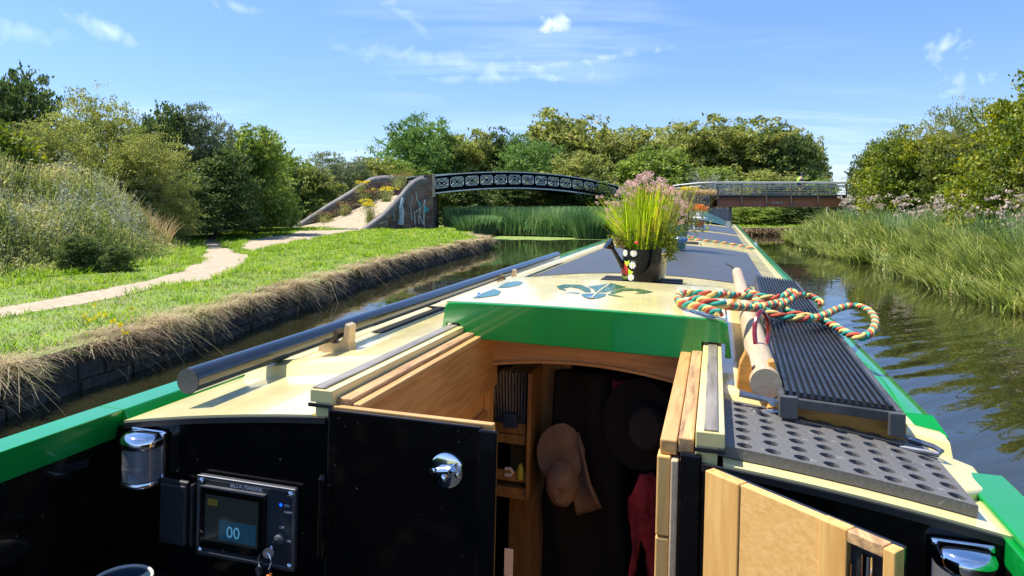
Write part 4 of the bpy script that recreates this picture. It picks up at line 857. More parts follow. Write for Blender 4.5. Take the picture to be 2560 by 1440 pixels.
# aft bulkhead, left and right of the doorway
def hood_edge(x): return zr(x)-.012
def bulk(x0, x1, nm='bulkhead'):
    n = 8; top = [(x0+(x1-x0)*i/n) for i in range(n+1)]
    mb = MB(); mb.prism([(x0, 1.300, -.97)]+[(x, 1.300, hood_edge(x)) for x in top]+[(x1, 1.300, -.97)], (0, .012, 0)); return build(nm, mb, M['black'], NB, smooth=0)
bl = bulk(-1.30, -.755); br_ = bulk(-.015, .452)
for x0, x1 in ((-1.262, -.757), (-.013, .45)):
    mb = MB(); xs_ = [x0+(x1-x0)*i/8 for i in range(9)]; mb.prism([(x, 1.290, zr(x)-.004) for x in xs_]+[(x, 1.290, zr(x)-.016) for x in xs_[::-1]], (0, .01, 0)); build('hood_edging', mb, M['matt'], NB, smooth=0)
# slide rails of the hatch
for x0, x1, s in ((-.800, -.748, 1), (-.024, .026, -1)):
    mb = MB(); mb.box((x0, 1.302, .068), (x1, 2.9, .095)); mb.box((x0+.012 if s > 0 else x0, 1.304, .0), (x1 if s > 0 else x1-.012, 2.9, .068)); sr = build('slide_rail', mb, M['cream_trim'], NB, smooth=0, bevel=.002)
    a_, b_ = (x0+.003, x0+.031) if s > 0 else (x0+.014, x0+.038)
    mb = MB(); mb.box((a_, 1.306, .095), (b_, 2.6, .099)); build('wear_strip', mb, M['brasswear'], sr, smooth=0, bevel=.001)
    mb = MB(); mb.box((x0-.001, 1.297, .060), (x1+.001, 1.3018, .067)); 
    if s > 0: mb.box((x1-.005, 1.296, -.9), (x1+.001, 1.3018, .060))
    build('rail_shadow_and_edge', mb, M['matt'], sr, smooth=0)  # black strip painting the shadow under the rail end; left one adds a dark edge
# wooden linings beside the hatch
def wbox(a, b, m, nm='oak_trim', bv=.003, par=NB): 
    mb = MB(); mb.box(a, b); return build(nm, mb, M[m], par, smooth=0, bevel=bv)
wbox((-.746, 1.32, .055), (-.712, 2.35, .078), 'oak_worn'); wbox((-.711, 1.32, .050), (-.690, 2.35, .069), 'oak_y'); wbox((-.735, 1.33, -.14), (-.706, 2.33, .049), 'oak_y', 'lining_board')
wbox((-.742, 1.33, -.9), (-.730, 2.33, -.141), 'panelply', 'lining_panel')
for y in (1.9, 2.26): wbox((-.729, y, -.9), (-.712, y+.06, -.141), 'oak_z', 'lining_stile')
wbox((-.729, 1.33, -.26), (-.713, 2.26, -.21), 'oak_y', 'lining_rail')
wbox((-.054, 1.31, .05), (-.027, 2.35, .078), 'oak_worn'); wbox((-.086, 1.308, .045), (-.056, 2.35, .072), 'oak_y'); 
wbox((-.090, 1.300, -.10), (-.066, 1.34, .044), 'oak_z', 'door_post'); wbox((-.090, 1.300, -.95), (-.066, 1.34, -.103), 'oak_z', 'door_post'); wbox((-.0655, 1.296, -.95), (-.052, 1.34, .040), 'ash', 'door_post'); 
wbox((-.08, 1.34, -.9), (-.066, 2.33, .044), 'oak_y', 'lining_board')
mb = MB(); mb.box((-.050, 1.292, -.95), (-.012, 1.31, .055)); build('door_frame', mb, M['black'], NB, smooth=0, bevel=.004)
# header board with arched lower edge
n = 14; x0, x1 = -.728, -.06; mb = MB(); xs_ = [x0+(x1-x0)*i/n for i in range(n+1)]
mb.prism([(x0, 2.28, .09), (x1, 2.28, .09)]+[(x, 2.28, -.015-.035*((x+.42)/.33)**2-.012) for x in xs_[::-1]], (0, .03, 0)); build('header_board', mb, M['oak_x'], NB, smooth=0)
mb = MB(); mb.prism([(x, 2.272, -.027-.035*((x+.42)/.33)**2) for x in xs_]+[(x, 2.272, -.036-.035*((x+.42)/.33)**2) for x in xs_[::-1]], (0, .03, 0)); build('header_bead', mb, M['oak_x'], NB, smooth=0)
# cabin interior
mb = MB(); mb.box((-1.25, 1.33, -1.6), (.45, 3.6, -1.58)); mb.box((-1.25, 3.0, -1.6), (.45, 3.02, .0)); mb.box((.3, 1.34, -1.6), (.32, 3.0, .0)); mb.box((-1.1, 1.34, -1.6), (-1.08, 3.0, .0)); mb.box((-1.2, 2.36, -.004), (-.80, 3.0, .0)); build('cabin_lining', mb, mat('unlit_cabin_black', (.006, .005, .004), .9), NB, smooth=0); dko = woodmat('shade_darkened_oak', (.36, .21, .07), (.20, .11, .035), (16, 16, 1.4)); M['oak_in_shade'] = dko  # lining and oak coloured darker to put the cabin's shade into them
wbox((-.73, 2.60, -1.5), (-.50, 2.62, -.03), 'oak_in_shade', 'cabin_partition')
# ---- sliding hatch
n = 14; hx0, hx1 = -.812, .036; zt_ = lambda x: .170+.006*(1-((x+.388)/.424)**2)
HY0, HY1 = 2.105, 2.88
mb = MB(); xs_ = [hx0+(hx1-hx0)*i/n for i in range(n+1)]
mb.prism([(x, HY0+.004, zt_(x)) for x in xs_]+[(x, HY0+.004, zt_(x)-.012) for x in xs_[::-1]], (0, HY1-HY0, 0))
mb.box((hx0, HY0+.004, .10), (hx0+.01, HY1, .158)); mb.box((hx1-.01, HY0+.004, .10), (hx1, HY1, .158)); mb.box((hx0, HY1-.01, .11), (hx1, HY1, .16))
HT = build('hatch', mb, M['cream'], NB, smooth=30)
mb = MB(); lo = [(hx0-.010, .075), (hx0-.004, .12), (hx0+.0, .158), (hx0+.012, .1675)]; e = [(x, zt_(x)-.001) for x in xs_[1:-1]]; hi = [(hx1-.008, .166), (hx1+.006, .155), (hx1+.010, .125), (hx1+.018, .062), (hx1-.0, .062), (hx1-.0, .104), (-.028, .104), (-.028, .058), (-.06, .052)]
bt_ = [(-.742, .060), (-.756, .066), (-.762, .104), (-.806, .104), (-.806, .075)]
mb.prism([(x, HY0-.012, z) for x, z in lo+e+hi+bt_], (0, .016, 0)); build('hatch_front', mb, M['green'], HT, smooth=0, bevel=.003)
mb = MB(); mb.box((hx1-.003, HY0, .125), (hx1+.006, HY1, .160)); build('hatch_side', mb, M['green'], HT, smooth=0)
# fleur-de-lis painted on the hatch (green shapes with cream lines), laid on the curved top
def onhatch(x, y, o=.0015): return (x, y, zt_(x)+o)
def decal(poly, m, nm, o=.0015, par=None):
    V_, F_ = tri2d(poly); bm = bmesh.new(); vv = [bm.verts.new((x, y, 0)) for x, y in V_]; [bm.faces.new([vv[i] for i in f]) for f in F_]
    mb = MB(); mb.add([onhatch(v.co.x, v.co.y, o) for v in bm.verts], [tuple(v.index for v in f.verts) for f in (bm.verts.index_update() or bm.faces)]); bm.free()
    return build(nm, mb, m, par or HT, smooth=0)
dg = mat('decal_green', (.015, .12, .065), .25, coat=.6); cl = M['cream_trim']
cxh, cyh = -.385, 2.56
def P2(pts): return [tuple(pb(x, y, .18))[:2] for x, y in pts]
FL = []
mid = P2([(1470, 714), (1498, 711), (1529, 706), (1552, 712), (1568, 715), (1535, 721), (1514, 728), (1488, 728), (1484, 720)])
lft = P2([(1478, 727), (1474, 719), (1452, 710), (1410, 708.5), (1391, 713), (1398, 720), (1416, 725), (1409, 718), (1426, 715), (1448, 719), (1464, 728)])
rgt = P2([(1524, 730), (1532, 724), (1560, 718.5), (1600, 720), (1633, 727), (1612, 731), (1584, 731.5), (1603, 727.5), (1585, 724), (1558, 725), (1540, 730), (1534, 732)])
low = P2([(1452, 733), (1478, 731.5), (1516, 732), (1512, 738), (1497, 743), (1476, 745), (1460, 741)])
tl_ = P2([(1520, 732), (1535, 734), (1563, 741), (1535, 738), (1520, 735)]); decal(tl_, dg, 'fleur_de_lis_petal')
tl_ = P2([(1446, 732), (1430, 730), (1404, 731), (1430, 728.5), (1450, 730)]); decal(tl_, dg, 'fleur_de_lis_petal')
for pl in (mid, lft, rgt, low): decal(pl, dg, 'fleur_de_lis_petal')
def line(pts, w, m, o, nm='fleur_de_lis_line'):
    P = [Vector((x, y, 0)) for x, y in P2(pts)]; P = smoothpath(P, 5); n = len(P); L_, R_ = [], []
    for i in range(n):
        d = (P[min(i+1, n-1)]-P[max(0, i-1)]).normalized(); s = Vector((-d.y, d.x, 0))*w/2; L_.append(P[i]+s); R_.append(P[i]-s)
    mb = MB(); mb.add([onhatch(v.x, v.y, o) for v in L_+R_], [(i, i+1, n+i+1, n+i) for i in range(n-1)]); build(nm, mb, m, HT, smooth=0)
line([(1525, 707), (1500, 724), (1478, 743)], .006, cl, .0025); line([(1466, 744), (1490, 745)], .006, mat('rusty_pin', (.25, .12, .06), .6), .004, 'hatch_pin')
# corner petals
for pts in ([(1244, 714), (1265, 702), (1290, 698), (1308, 701), (1300, 708), (1270, 714)], [(1180, 740), (1205, 728), (1235, 717), (1253, 724), (1245, 733), (1210, 738)]): decal(P2(pts), dg, 'corner_petal')
for pts in ([(1722, 770), (1735, 765), (1765, 772), (1800, 785), (1770, 788), (1740, 780)],): decal(P2(pts), dg, 'corner_petal'); decal(P2([(1738, 770), (1762, 774), (1790, 784), (1765, 784), (1744, 777)]), M['cream'], 'corner_petal', .0028)
for px, py in ((1475, 737), (1197, 730)):
    q = pb(px, py, .185); mb = MB(); mb.lathe([(.001, 0), (.006, .001), (.006, .006), (.004, .010), (0, .012)], (q.x, q.y, zt_(q.x)), 10); build('dome_screw', mb, M['chrome'], HT)
# ---- roof panels of dark non-slip paint
for x0, x1, ya, yb in ((-1.10, .315, 4.35, 7.45), (-1.10, .335, 8.75, 11.3), (-1.10, .345, 11.75, 14.9)):
    build('nonslip_panel', roofpiece(x0, x1, ya, yb, 16, z=.0035, th=.003), M['nonslip'], NB, smooth=20)
for yy_ in (7.9, 11.5, 15.4): 
    mb = MB(); mb.prism([(x, yy_, zr(x)+.0005) for x in np.linspace(-1.2, .42, 12)]+[(x, yy_, zr(x)+.006) for x in np.linspace(.42, -1.2, 12)], (0, .03, 0)); build('roof_seam', mb, M['cream_trim'], NB, smooth=0)
# ---- left door (closed, black) and right door (open, oak inside)
mb = MB(); mb.box((-.744, 1.284, -.95), (-.420, 1.297, .062)); dl = build('door', mb, M['black'], NB, smooth=0, bevel=.002, label='closed glossy black left door')
mb = MB(); mb.box((-.422, 1.276, -.95), (-.384, 1.2838, .060)); build('door_strip', mb, M['black'], dl, smooth=0, bevel=.003)
mb = MB(); mb.box((-.742, 1.2975, -.94), (-.399, 1.312, .066)); build('door_wood_edge', mb, M['oak_x'], dl, smooth=0, bevel=.002)
hc = pb(1112, 1180, y=1.272)
mb = MB(); mb.lathe([(0, 0), (.0335, 0), (.0335, .004), (.030, .006), (0, .006)], (hc.x, 1.284, hc.z), 32, axis=(0, -1, 0)); 
mb.tube([(hc.x-.013, 1.272, hc.z), (hc.x+.014, 1.272, hc.z+.004)], .009, 12); mb.tube([(hc.x+.004, 1.276, hc.z-.006), (hc.x+.02, 1.262, hc.z+.012)], .006, 10)
mb.lathe([(0, 0), (.005, 0), (.004, .004), (0, .005)], (hc.x-.024, 1.277, hc.z-.002), 8, axis=(0, -1, 0)); mb.lathe([(0, 0), (.006, 0), (.005, .005), (0, .006)], (hc.x+.024, 1.277, hc.z-.004), 8, axis=(0, -1, 0)); mb.lathe([(0, 0), (.007, 0), (.006, .007), (0, .009)], (hc.x+.0, 1.270, hc.z-.010), 10, axis=(0, -1, 0))
build('ring_latch', mb, M['chrome'], dl, smooth=40)
for z0 in (-.10,):
    mb = MB(); mb.tube([(-.757, 1.286, -.16), (-.757, 1.286, -.084)], .0075, 12); mb.tube([(-.757, 1.286, -.24), (-.757, 1.286, -.163)], .0082, 12); mb.lathe([(.0075, 0), (.0085, .003), (.005, .010), (0, .012)], (-.757, 1.286, -.084), 12); mb.box((-.75, 1.28, -.2), (-.735, 1.284, -.09)); build('hinge', mb, M['black'], dl, smooth=40)
# open door
A = pb(1752, 1168, .060); A = Vector((-.006, 1.218, .058)); Bq = Vector((.232, 1.018, .058)); dv_ = (Bq-A); wd_ = dv_.length; dv_.normalize(); nv = Vector((dv_.y, -dv_.x, 0))  # nv points outboard/forward? fixed below
if nv.y < 0: nv = -nv
def dbox(s0, s1, t0, t1, z0, z1, m, nm, par, bv=.002):
    q = [A+dv_*s+nv*t for s, t in ((s0, t0), (s1, t0), (s1, t1), (s0, t1))]; mb = MB(); vs = [(v.x, v.y, z0) for v in q]+[(v.x, v.y, z1) for v in q]
    mb.add(vs, [(0, 3, 2, 1), (4, 5, 6, 7), (0, 1, 5, 4), (1, 2, 6, 5), (2, 3, 7, 6), (3, 0, 4, 7)]); return build(nm, mb, m if not isinstance(m, str) else M[m], par, smooth=0, bevel=bv)
dr = dbox(-.004, wd_, .022, .034, -.93, .054, 'black', 'door', NB); dr['label'] = 'open right door showing its varnished oak inside'
dbox(0, .068, 0, .021, -.93, .058, 'oak_z', 'door_stile', dr); dbox(.0685, .205, .003, .021, -.93, .0565, 'panelply', 'door_panel', dr, .001); dbox(.2055, .2475, 0, .021, -.93, .058, 'oak_z', 'door_stile', dr); dbox(.2985, wd_+.004, -.003, .021, -.93, .056, 'oak_z', 'door_stile', dr)
dbox(.2475, .2985, .010, .021, -.93, .050, 'matt', 'lock_plate', dr); dbox(.2475, .2985, 0, .0205, .0405, .0575, 'oak_worn', 'door_rail', dr)
q = A+dv_*.275+nv*.004; mb = MB(); mb.tube([(q.x, q.y, -.5), (q.x, q.y, .035)], .008, 12); mb.tube([(q.x-.016, q.y+.01, -.5), (q.x-.016, q.y+.01, .015)], .003, 8); 
for zz_ in (.01, -.02, -.09): mb.lathe([(0, 0), (.005, 0), (.004, .004), (0, .005)], (q.x+.016, q.y-.012, zz_), 8, axis=(-.6, -.7, 0))
build('bolt', mb, M['chrome'], dr)
# ---- navigation lights on the bulkhead
def navlight(cx, cz, s, lab):
    T1 = thing('navigation_light', lab, 'light', (cx, 1.3, cz), True, 'stern navigation lights'); w, h = .047, .052
    mb = MB(); mb.box((cx-w*.98, 1.286, cz-h*1.18), (cx+w*1.02, 1.2995, cz+h*1.18)); build('back_plate', mb, M['chrome'], T1, smooth=0, bevel=.006, bseg=3)
    def dpoly(k, z): return [(cx+w*.93*k*math.cos(th), 1.286-.052*k*math.sin(th)**.8 if math.sin(th) > 0 else 1.286, z) for th in np.linspace(0, math.pi, 17)]
    def loft(lv, nm, m):
        mb = MB(); n = 17; vs = []
        for k_, z in lv: vs += dpoly(k_, z)
        mb.add(vs, [(i*n+j, i*n+j+1, (i+1)*n+j+1, (i+1)*n+j) for i in range(len(lv)-1) for j in range(n-1)]+[tuple(range(n))[::-1], tuple((len(lv)-1)*n+j for j in range(n))]+[(i*n+n-1, i*n, (i+1)*n, (i+1)*n+n-1) for i in range(len(lv)-1)]); return build(nm, mb, m, T1, smooth=50)
    loft([(1.0, cz+.030), (1.04, cz+.034), (1.04, cz+.044), (.96, cz+.053), (.80, cz+.058)], 'top_cap', M['chrome']); loft([(.9, cz-.058), (1.02, cz-.052), (1.04, cz-.046), (1.0, cz-.042)], 'bottom_cap', M['chrome'])
    lv = []; 
    for i in range(25): z = cz-.041+.071*i/24; lv.append((.95+(.018 if i % 2 and i < 11 else 0), z))
    loft(lv, 'lens', lensm); mb = MB(); mb.lathe([(.012, 0), (.012, .05), (0, .055)], (cx, 1.27, cz-.03), 12); build('bulb', mb, M['steel'], T1)
lensm = mat('clear_lens', (.55, .56, .58), .06, .0, trans=.75, ior=1.45, coat=1)
hh_ = 0; q1 = pb(364, 1128, y=1.27); q2 = pb(2412, 1405, y=1.25)
navlight(-1.197, -.090, 1, 'chrome navigation light with clear ribbed lens at the left end of the bulkhead'); navlight(.392, -.092, 1, 'chrome navigation light at the lower right by the green side plate')
# ---- engine instrument panel
IP = thing('instrument_panel', 'black engine instrument panel with screen and key switch', 'panel', (-.937, 1.3, -.195), True)
grey = mat('panel_grey', (.10, .10, .105), .35, var=.2, vs=20); lt = mat('white_lettering', (.75, .75, .75), .5)
x0, x1, z0, z1 = -1.060, -.817, -.283, -.110
mb = MB(); mb.box((x0, 1.286, z0), (x1, 1.2995, z1)); ff = build('face', mb, mat('panel_dark_grey', (.045, .046, .05), .3, var=.2, vs=20), IP, smooth=0, bevel=.008, bseg=3)
mb = MB()
for a_, b_ in (((x0+.001, z0+.001), (x1-.001, z0+.009)), ((x0+.001, z1-.009), (x1-.001, z1-.001)), ((x0+.001, z0+.0095), (x0+.008, z1-.0095)), ((x1-.008, z0+.0095), (x1-.001, z1-.0095))): mb.box((a_[0], 1.2835, a_[1]), (b_[0], 1.2862, b_[1]))
build('rim', mb, M['steel'], IP, smooth=0, bevel=.001)
sx0, sx1, sz0, sz1 = -1.045, -.886, -.262, -.132
mb = MB(); mb.box((sx0, 1.277, sz0), (sx1, 1.2858, sz1)); scn = build('display', mb, M['black'], IP, smooth=0, bevel=.002)
mb = MB(); mb.box((sx0+.0, 1.2755, sz1+.0002), (sx1, 1.2858, sz1+.003)); build('display_lip', mb, grey, scn, smooth=0); mb = MB(); mb.box((sx0+.01, 1.2762, sz0-.010), (sx1-.006, 1.2858, sz0-.008)); build('display_lip', mb, grey, scn, smooth=0)
mb = MB(); mb.box((sx0+.014, 1.2764, sz0+.018), (sx1-.014, 1.2768, sz1-.014)); build('screen', mb, mat('dim_screen', (.006, .008, .009), .12, emit=((.01, .015, .018), .4)), scn, smooth=0)
mb = MB(); mb.box((-.995, 1.2758, -.238), (-.905, 1.2762, -.196)); build('screen_tile', mb, mat('screen_blue', (.004, .02, .04), .2, emit=((.01, .05, .09), .3)), scn, smooth=0)
mb = MB(); mb.box((-1.025, 1.2758, -.168), (-1.0, 1.2762, -.155)); build('screen_icon', mb, mat('screen_olive', (.05, .05, .01), .3, emit=((.05, .05, .01), .3)), scn, smooth=0)
def text(body, size, x, z, y, m, nm, par, squeeze=1.0):
    cu = bpy.data.curves.new('t', 'FONT'); cu.body = body; cu.size = size; cu.align_x = 'CENTER'; cu.extrude = .0003; tob = bpy.data.objects.new('t', cu); link(tob); bpy.context.view_layer.update()
    dg_ = bpy.context.evaluated_depsgraph_get(); me = bpy.data.meshes.new_from_object(tob.evaluated_get(dg_)); bpy.data.objects.remove(tob)
    mb = MB(); mb.add([(x+v.co.x*squeeze, y-v.co.z, z+v.co.y) for v in me.vertices], [tuple(p_.vertices) for p_ in me.polygons]); return build(nm, mb, m, par, smooth=0)
text('BETA MARINE', .0135, -.937, -.127, 1.2855, lt, 'lettering', IP, .95)
text('ON', .007, -.838, -.150, 1.2855, lt, 'lettering', IP); text('ALARM', .006, -.835, -.163, 1.2855, lt, 'lettering', IP); text('OFF', .0065, -.850, -.197, 1.2855, lt, 'lettering', IP); text('ON', .007, -.833, -.223, 1.2855, lt, 'lettering', IP)
text('00', .034, -.960, -.230, 1.2757, mat('screen_digits', (.1, .3, .4), .4, emit=((.06, .2, .3), .4)), 'screen_digits', scn)
mb = MB(); mb.lathe([(0, 0), (.0035, 0), (0, .002)], (-.853, 1.2858, -.148), 12, axis=(0, -1, 0)); build('blue_lamp', mb, mat('blue_led', (.0, .03, .5), .3, emit=((.0, .08, 1), 1.6)), IP)
for x in (x0+.012, x1-.012):
    for z in (z0+.012, z1-.012): mb = MB(); mb.lathe([(.0065, 0), (.0065, .002), (.004, .005), (0, .006)], (x, 1.2836, z), 12, axis=(0, -1, 0)); build('corner_screw', mb, M['chrome'], IP)
mb = MB(); mb.lathe([(.012, 0), (.012, .006), (.008, .010), (0, .011)], (-.852, 1.2858, -.218), 18, axis=(0, -1, 0)); build('key_switch', mb, grey, IP)
KY = thing('key_ring', 'bunch of metal keys hanging from the ignition switch', 'keys', (-.856, 1.27, -.22), True)
mb = MB(); mb.box((-.854, 1.255, -.226), (-.850, 1.275, -.213)); mb.lathe([(.0, 0), (.011, 0), (.011, .002), (0, .002)], (-.857, 1.252, -.232), 14, axis=(.5, -1, 0)); build('ignition_key', mb, M['chrome'], KY)
mb = MB(); mb.tube([(-.864+.015*math.cos(t_), 1.250, -.250+.019*math.sin(t_)) for t_ in np.linspace(0, 6.283, 24, endpoint=False)], .0014, 6, closed=True); build('split_ring', mb, M['chrome'], KY)
for dx, m_, ln in ((-.010, 'steel', .05), (-.002, 'chrome', .06), (.006, 'chrome', .055)):
    mb = MB(); R_ = Matrix.Rotation(dx*22, 3, 'Y'); mb.box((-.868+dx, 1.248, -.268-ln), (-.861+dx, 1.2495, -.268), rot=R_); mb.lathe([(0, 0), (.009, 0), (.009, .002), (0, .002)], (-.865+dx, 1.2495, -.270), 14, axis=(0, -1, 0)); build('key', mb, M[m_], KY, smooth=0)
mb = MB(); mb.tube([(-.852, 1.249, -.275), (-.848, 1.249, -.315)], .006, 10); build('orange_fob', mb, mat('orange_plastic', (.55, .14, .02), .4), KY)
# socket cover
SC = thing('socket_cover', 'black hinged socket cover left of the instrument panel', 'cover', (-1.12, 1.3, -.2), True)
mb = MB(); mb.box((-1.150, 1.276, -.268), (-1.082, 1.2995, -.137)); mb.box((-1.078, 1.283, -.272), (-1.070, 1.2995, -.135)); build('lid', mb, mat('satin_black_plastic', (.028, .028, .03), .4), SC, smooth=0, bevel=.004)
mb = MB(); mb.tube([(-1.150, 1.284, -.134), (-1.080, 1.284, -.134)], .006, 10); build('hinge', mb, M['matt'], SC)
# bowl at the lower left
BW = thing('bowl', 'dark blue bowl with a pale rim at the bottom left', 'bowl', (-1.16, 1.12, -.40), True)
q = pb(305, 1452, y=1.16); mb = MB(); mb.lathe([(.0, -.06), (.03, -.058), (.052, -.01), (.055, .0)], (q.x, 1.16, q.z), 24); mb.lathe([(.05, -.002), (.0, -.004)], (q.x, 1.16, q.z), 24); build('body', mb, mat('navy_glaze', (.02, .05, .08), .25), BW)
mb = MB(); mb.tube([(q.x+.055*math.cos(t_), 1.16+.055*math.sin(t_), q.z+.002) for t_ in np.linspace(0, 6.283, 28, endpoint=False)], .0035, 8, closed=True); build('rim', mb, mat('pale_rim', (.5, .5, .46), .5), BW)
mb = MB(); mb.box((q.x-.09, 1.08, q.z-.09), (q.x+.09, 1.298, q.z-.061)); build('shelf', mb, M['matt'], NB, smooth=0)
# ---- foot mat with round holes
def holedmat():
    bm = bmesh.new(); x0, x1 = -.012, .428; y0, y1 = 1.335, 1.655; nx, ny = 9, 7; cells_x = (x1-x0)/nx; cells_y = (y1-y0)/ny
    mb = MB(); r = .0142
    for i in range(nx):
        for j in range(ny):
            sh = 0; cx_, cy_ = x0+(i+.5)*cells_x, y0+(j+.5)*cells_y; nn = 16
            for z, flip in ((.022, False), (.008, True)):
                def fz(x): return zr(x)+z
                ring = [(cx_+r*math.cos(2*math.pi*k/nn), cy_+r*.95*math.sin(2*math.pi*k/nn)) for k in range(nn)]
                sq = []
                for k in range(nn):
                    a_ = 2*math.pi*k/nn; c_, s_ = math.cos(a_), math.sin(a_); m_ = max(abs(c_), abs(s_)); sq.append((cx_+c_/m_*cells_x/2, cy_+s_/m_*cells_y/2))
                mb.add([(x, y, fz(x)) for x, y in ring+sq], [((k, nn+k, nn+(k+1) % nn, (k+1) % nn)) for k in range(nn)])
            mb.add([(x, y, zr(x)+z) for z in (.022, .008) for x, y in ring], [(k, (k+1) % nn, nn+(k+1) % nn, nn+k) for k in range(nn)])
    n = 12; xs_ = np.linspace(x0, x1, n+1)
    for y in (y0, y1): mb.add([(x, y, zr(x)+.022) for x in xs_]+[(x, y, zr(x)+.002) for x in xs_], [(k, k+1, n+1+k+1, n+1+k) for k in range(n)])
    for x in (x0, x1): mb.add([(x, y0, zr(x)+.022), (x, y1, zr(x)+.022), (x, y1, zr(x)+.002), (x, y0, zr(x)+.002)], [(0, 1, 2, 3)])
    mb.add([(x, y, zr(x)+.0035) for y in (y0+.002, y1-.002) for x in xs_], [(k, k+1, n+1+k+1, n+1+k) for k in range(n)])
    return mb
build('rubber_mat', holedmat(), M['rubber'], None, 'black rubber mat with round holes on the roof above the open oak door', 'mat', loc=(.2, 1.5, .03), boat=True, smooth=0)
# ---- gangplank with ribbed rubber top on wooden blocks
GP = thing('gangplank', 'long ribbed black boarding plank with steel hooks lying along the right roof edge', 'plank', (.27, 1.8, .03), True)
g0l, g0r = Vector((.150, 1.60, .100)), Vector((.362, 1.60, .088)); g1l, g1r = Vector((.232, 4.25, .090)), Vector((.425, 4.15, .082))
def gq(s, t, dz=0): a_ = g0l.lerp(g0r, s); b_ = g1l.lerp(g1r, s); v = a_.lerp(b_, t); return Vector((v.x, v.y, v.z+dz))
mb = MB(); nr = 15
for i in range(nr):
    s0, s1 = (i+.12)/nr, (i+.62)/nr; q = [gq(s0, 0, 0), gq(s1, 0, 0), gq(s1, 1, 0), gq(s0, 1, 0)]; mb.add([*q, *[v+Vector((0, 0, .0085)) for v in q]], [(0, 3, 2, 1), (4, 5, 6, 7), (0, 1, 5, 4), (1, 2, 6, 5), (2, 3, 7, 6), (3, 0, 4, 7)])
q = [gq(0, 0, -.006), gq(1, 0, -.006), gq(1, 1, -.006), gq(0, 1, -.006)]; mb.add([*q, *[v+Vector((0, 0, .0058)) for v in q]], [(0, 3, 2, 1), (4, 5, 6, 7), (0, 1, 5, 4), (1, 2, 6, 5), (2, 3, 7, 6), (3, 0, 4, 7)])
build('ribbed_top', mb, M['rib'], GP, smooth=0)
mb = MB()
for s, e_ in ((0, -.012), (1, .012)):
    a_, b_ = gq(s, 0), gq(s, 1); q = [a_+Vector((0, -.008, -.045)), a_+Vector((e_, -.008, -.045)), b_+Vector((e_, .0, -.045)), b_+Vector((0, 0, -.045))]; mb.add([*q, *[v+Vector((0, 0, .047)) for v in q]], [(0, 3, 2, 1), (4, 5, 6, 7), (0, 1, 5, 4), (1, 2, 6, 5), (2, 3, 7, 6), (3, 0, 4, 7)])
a_, b_ = gq(0, 0), gq(1, 0); q = [a_+Vector((-.012, -.014, -.022)), b_+Vector((.012, -.014, -.022)), b_+Vector((.012, -.002, -.022)), a_+Vector((-.012, -.002, -.022))]; mb.add([*q, *[v+Vector((0, 0, .02)) for v in q]], [(0, 3, 2, 1), (4, 5, 6, 7), (0, 1, 5, 4), (1, 2, 6, 5), (2, 3, 7, 6), (3, 0, 4, 7)])
mb.box((a_.x-.012, 1.570, a_.z-.042), (a_.x+.024, 1.584, a_.z+.003)); mb.box((b_.x-.018, 1.570, b_.z-.045), (b_.x+.012, 1.584, b_.z+.002))
build('side_frame', mb, mat('dusty_dark_frame', (.014, .015, .017), .5, col2=(.08, .08, .08), vs=14, ramp=(.4, .8)), GP, smooth=0, bevel=.002)
mb = MB(); mb.tube([(.366, 1.600, .040), (.425, 1.575, .030), (.436, 1.565, .026), (.428, 1.555, .022), (.365, 1.575, .022)], .0055, 8); build('hook', mb, M['steel'], GP)
mb = MB(); mb.tube([(.06, 1.63, .085), (.10, 1.63, .080), (.15, 1.62, .075)], .007, 8); mb.tube([(.10, 1.62, .050), (.15, 1.61, .062)], .006, 8); mb.lathe([(.010, 0), (.010, .008), (0, .009)], (.128, 1.612, .078), 6, axis=(0, -1, .2)); build('bolt', mb, M['steel'], GP)
mb = MB(); mb.lathe([(0, -.0145), (.008, -.012), (.0145, 0), (.012, .008), (.006, .0125), (.006, .0135), (0, .0135)], (.094, 1.60, .050), 18, axis=(-.1, -1, .1)); build('knob', mb, mat('grey_knob', (.05, .05, .055), .4), GP)
mb = MB(); mb.prism([(.115, 1.635, .022), (.392, 1.635, -.008), (.392, 1.635, .050), (.385, 1.635, .062), (.155, 1.635, .076), (.120, 1.635, .060)], (0, .055, 0)); build('cross_block', mb, M['block'], GP, smooth=0, bevel=.003)
mb = MB(); mb.box((.24, 3.7, .0), (.41, 3.77, .075)); build('cross_block', mb, M['block'], GP, smooth=0, bevel=.003)
# ---- ash staff (boat shaft) on wooden rests
ST = thing('wooden_staff', 'thick round pale wooden pole with spike lying on roof blocks', 'pole', (.11, 1.55, .1), True)
sa, sb_ = pb(1915, 960, .105), pb(1842, 676, .11); mb = MB(); mb.tube([sa.lerp(sb_, t_) for t_ in (0, .3, .7, .96, 1)], [.0335, .032, .029, .027, .014], 24); build('shaft', mb, M['ash'], ST, smooth=40)
mb = MB(); mb.tube([sb_, pb(1826, 664, .118), pb(1814, 659, .122)], [.008, .007, .004], 10); build('spike', mb, mat('brass_spike', (.25, .16, .06), .3, 1), ST)
def rest(xc, y, w, nm='pole_rest', k=1.0, par=NB):
    z = zr(xc); mb = MB(); mb.prism([(xc-.055*k, y, z-.004), (xc+.075*k, y, z-.004), (xc+.070*k, y, z+.03), (xc+.058*k, y, z+.075*k), (xc+.035*k, y, z+.078*k), (xc+.028*k, y, z+.045), (xc, y, z+.038), (xc-.026*k, y, z+.05), (xc-.030*k, y, z+.088*k), (xc-.048*k, y, z+.055)], (0, w, 0)); return build(nm, mb, M['block'], par, smooth=0, bevel=.003)
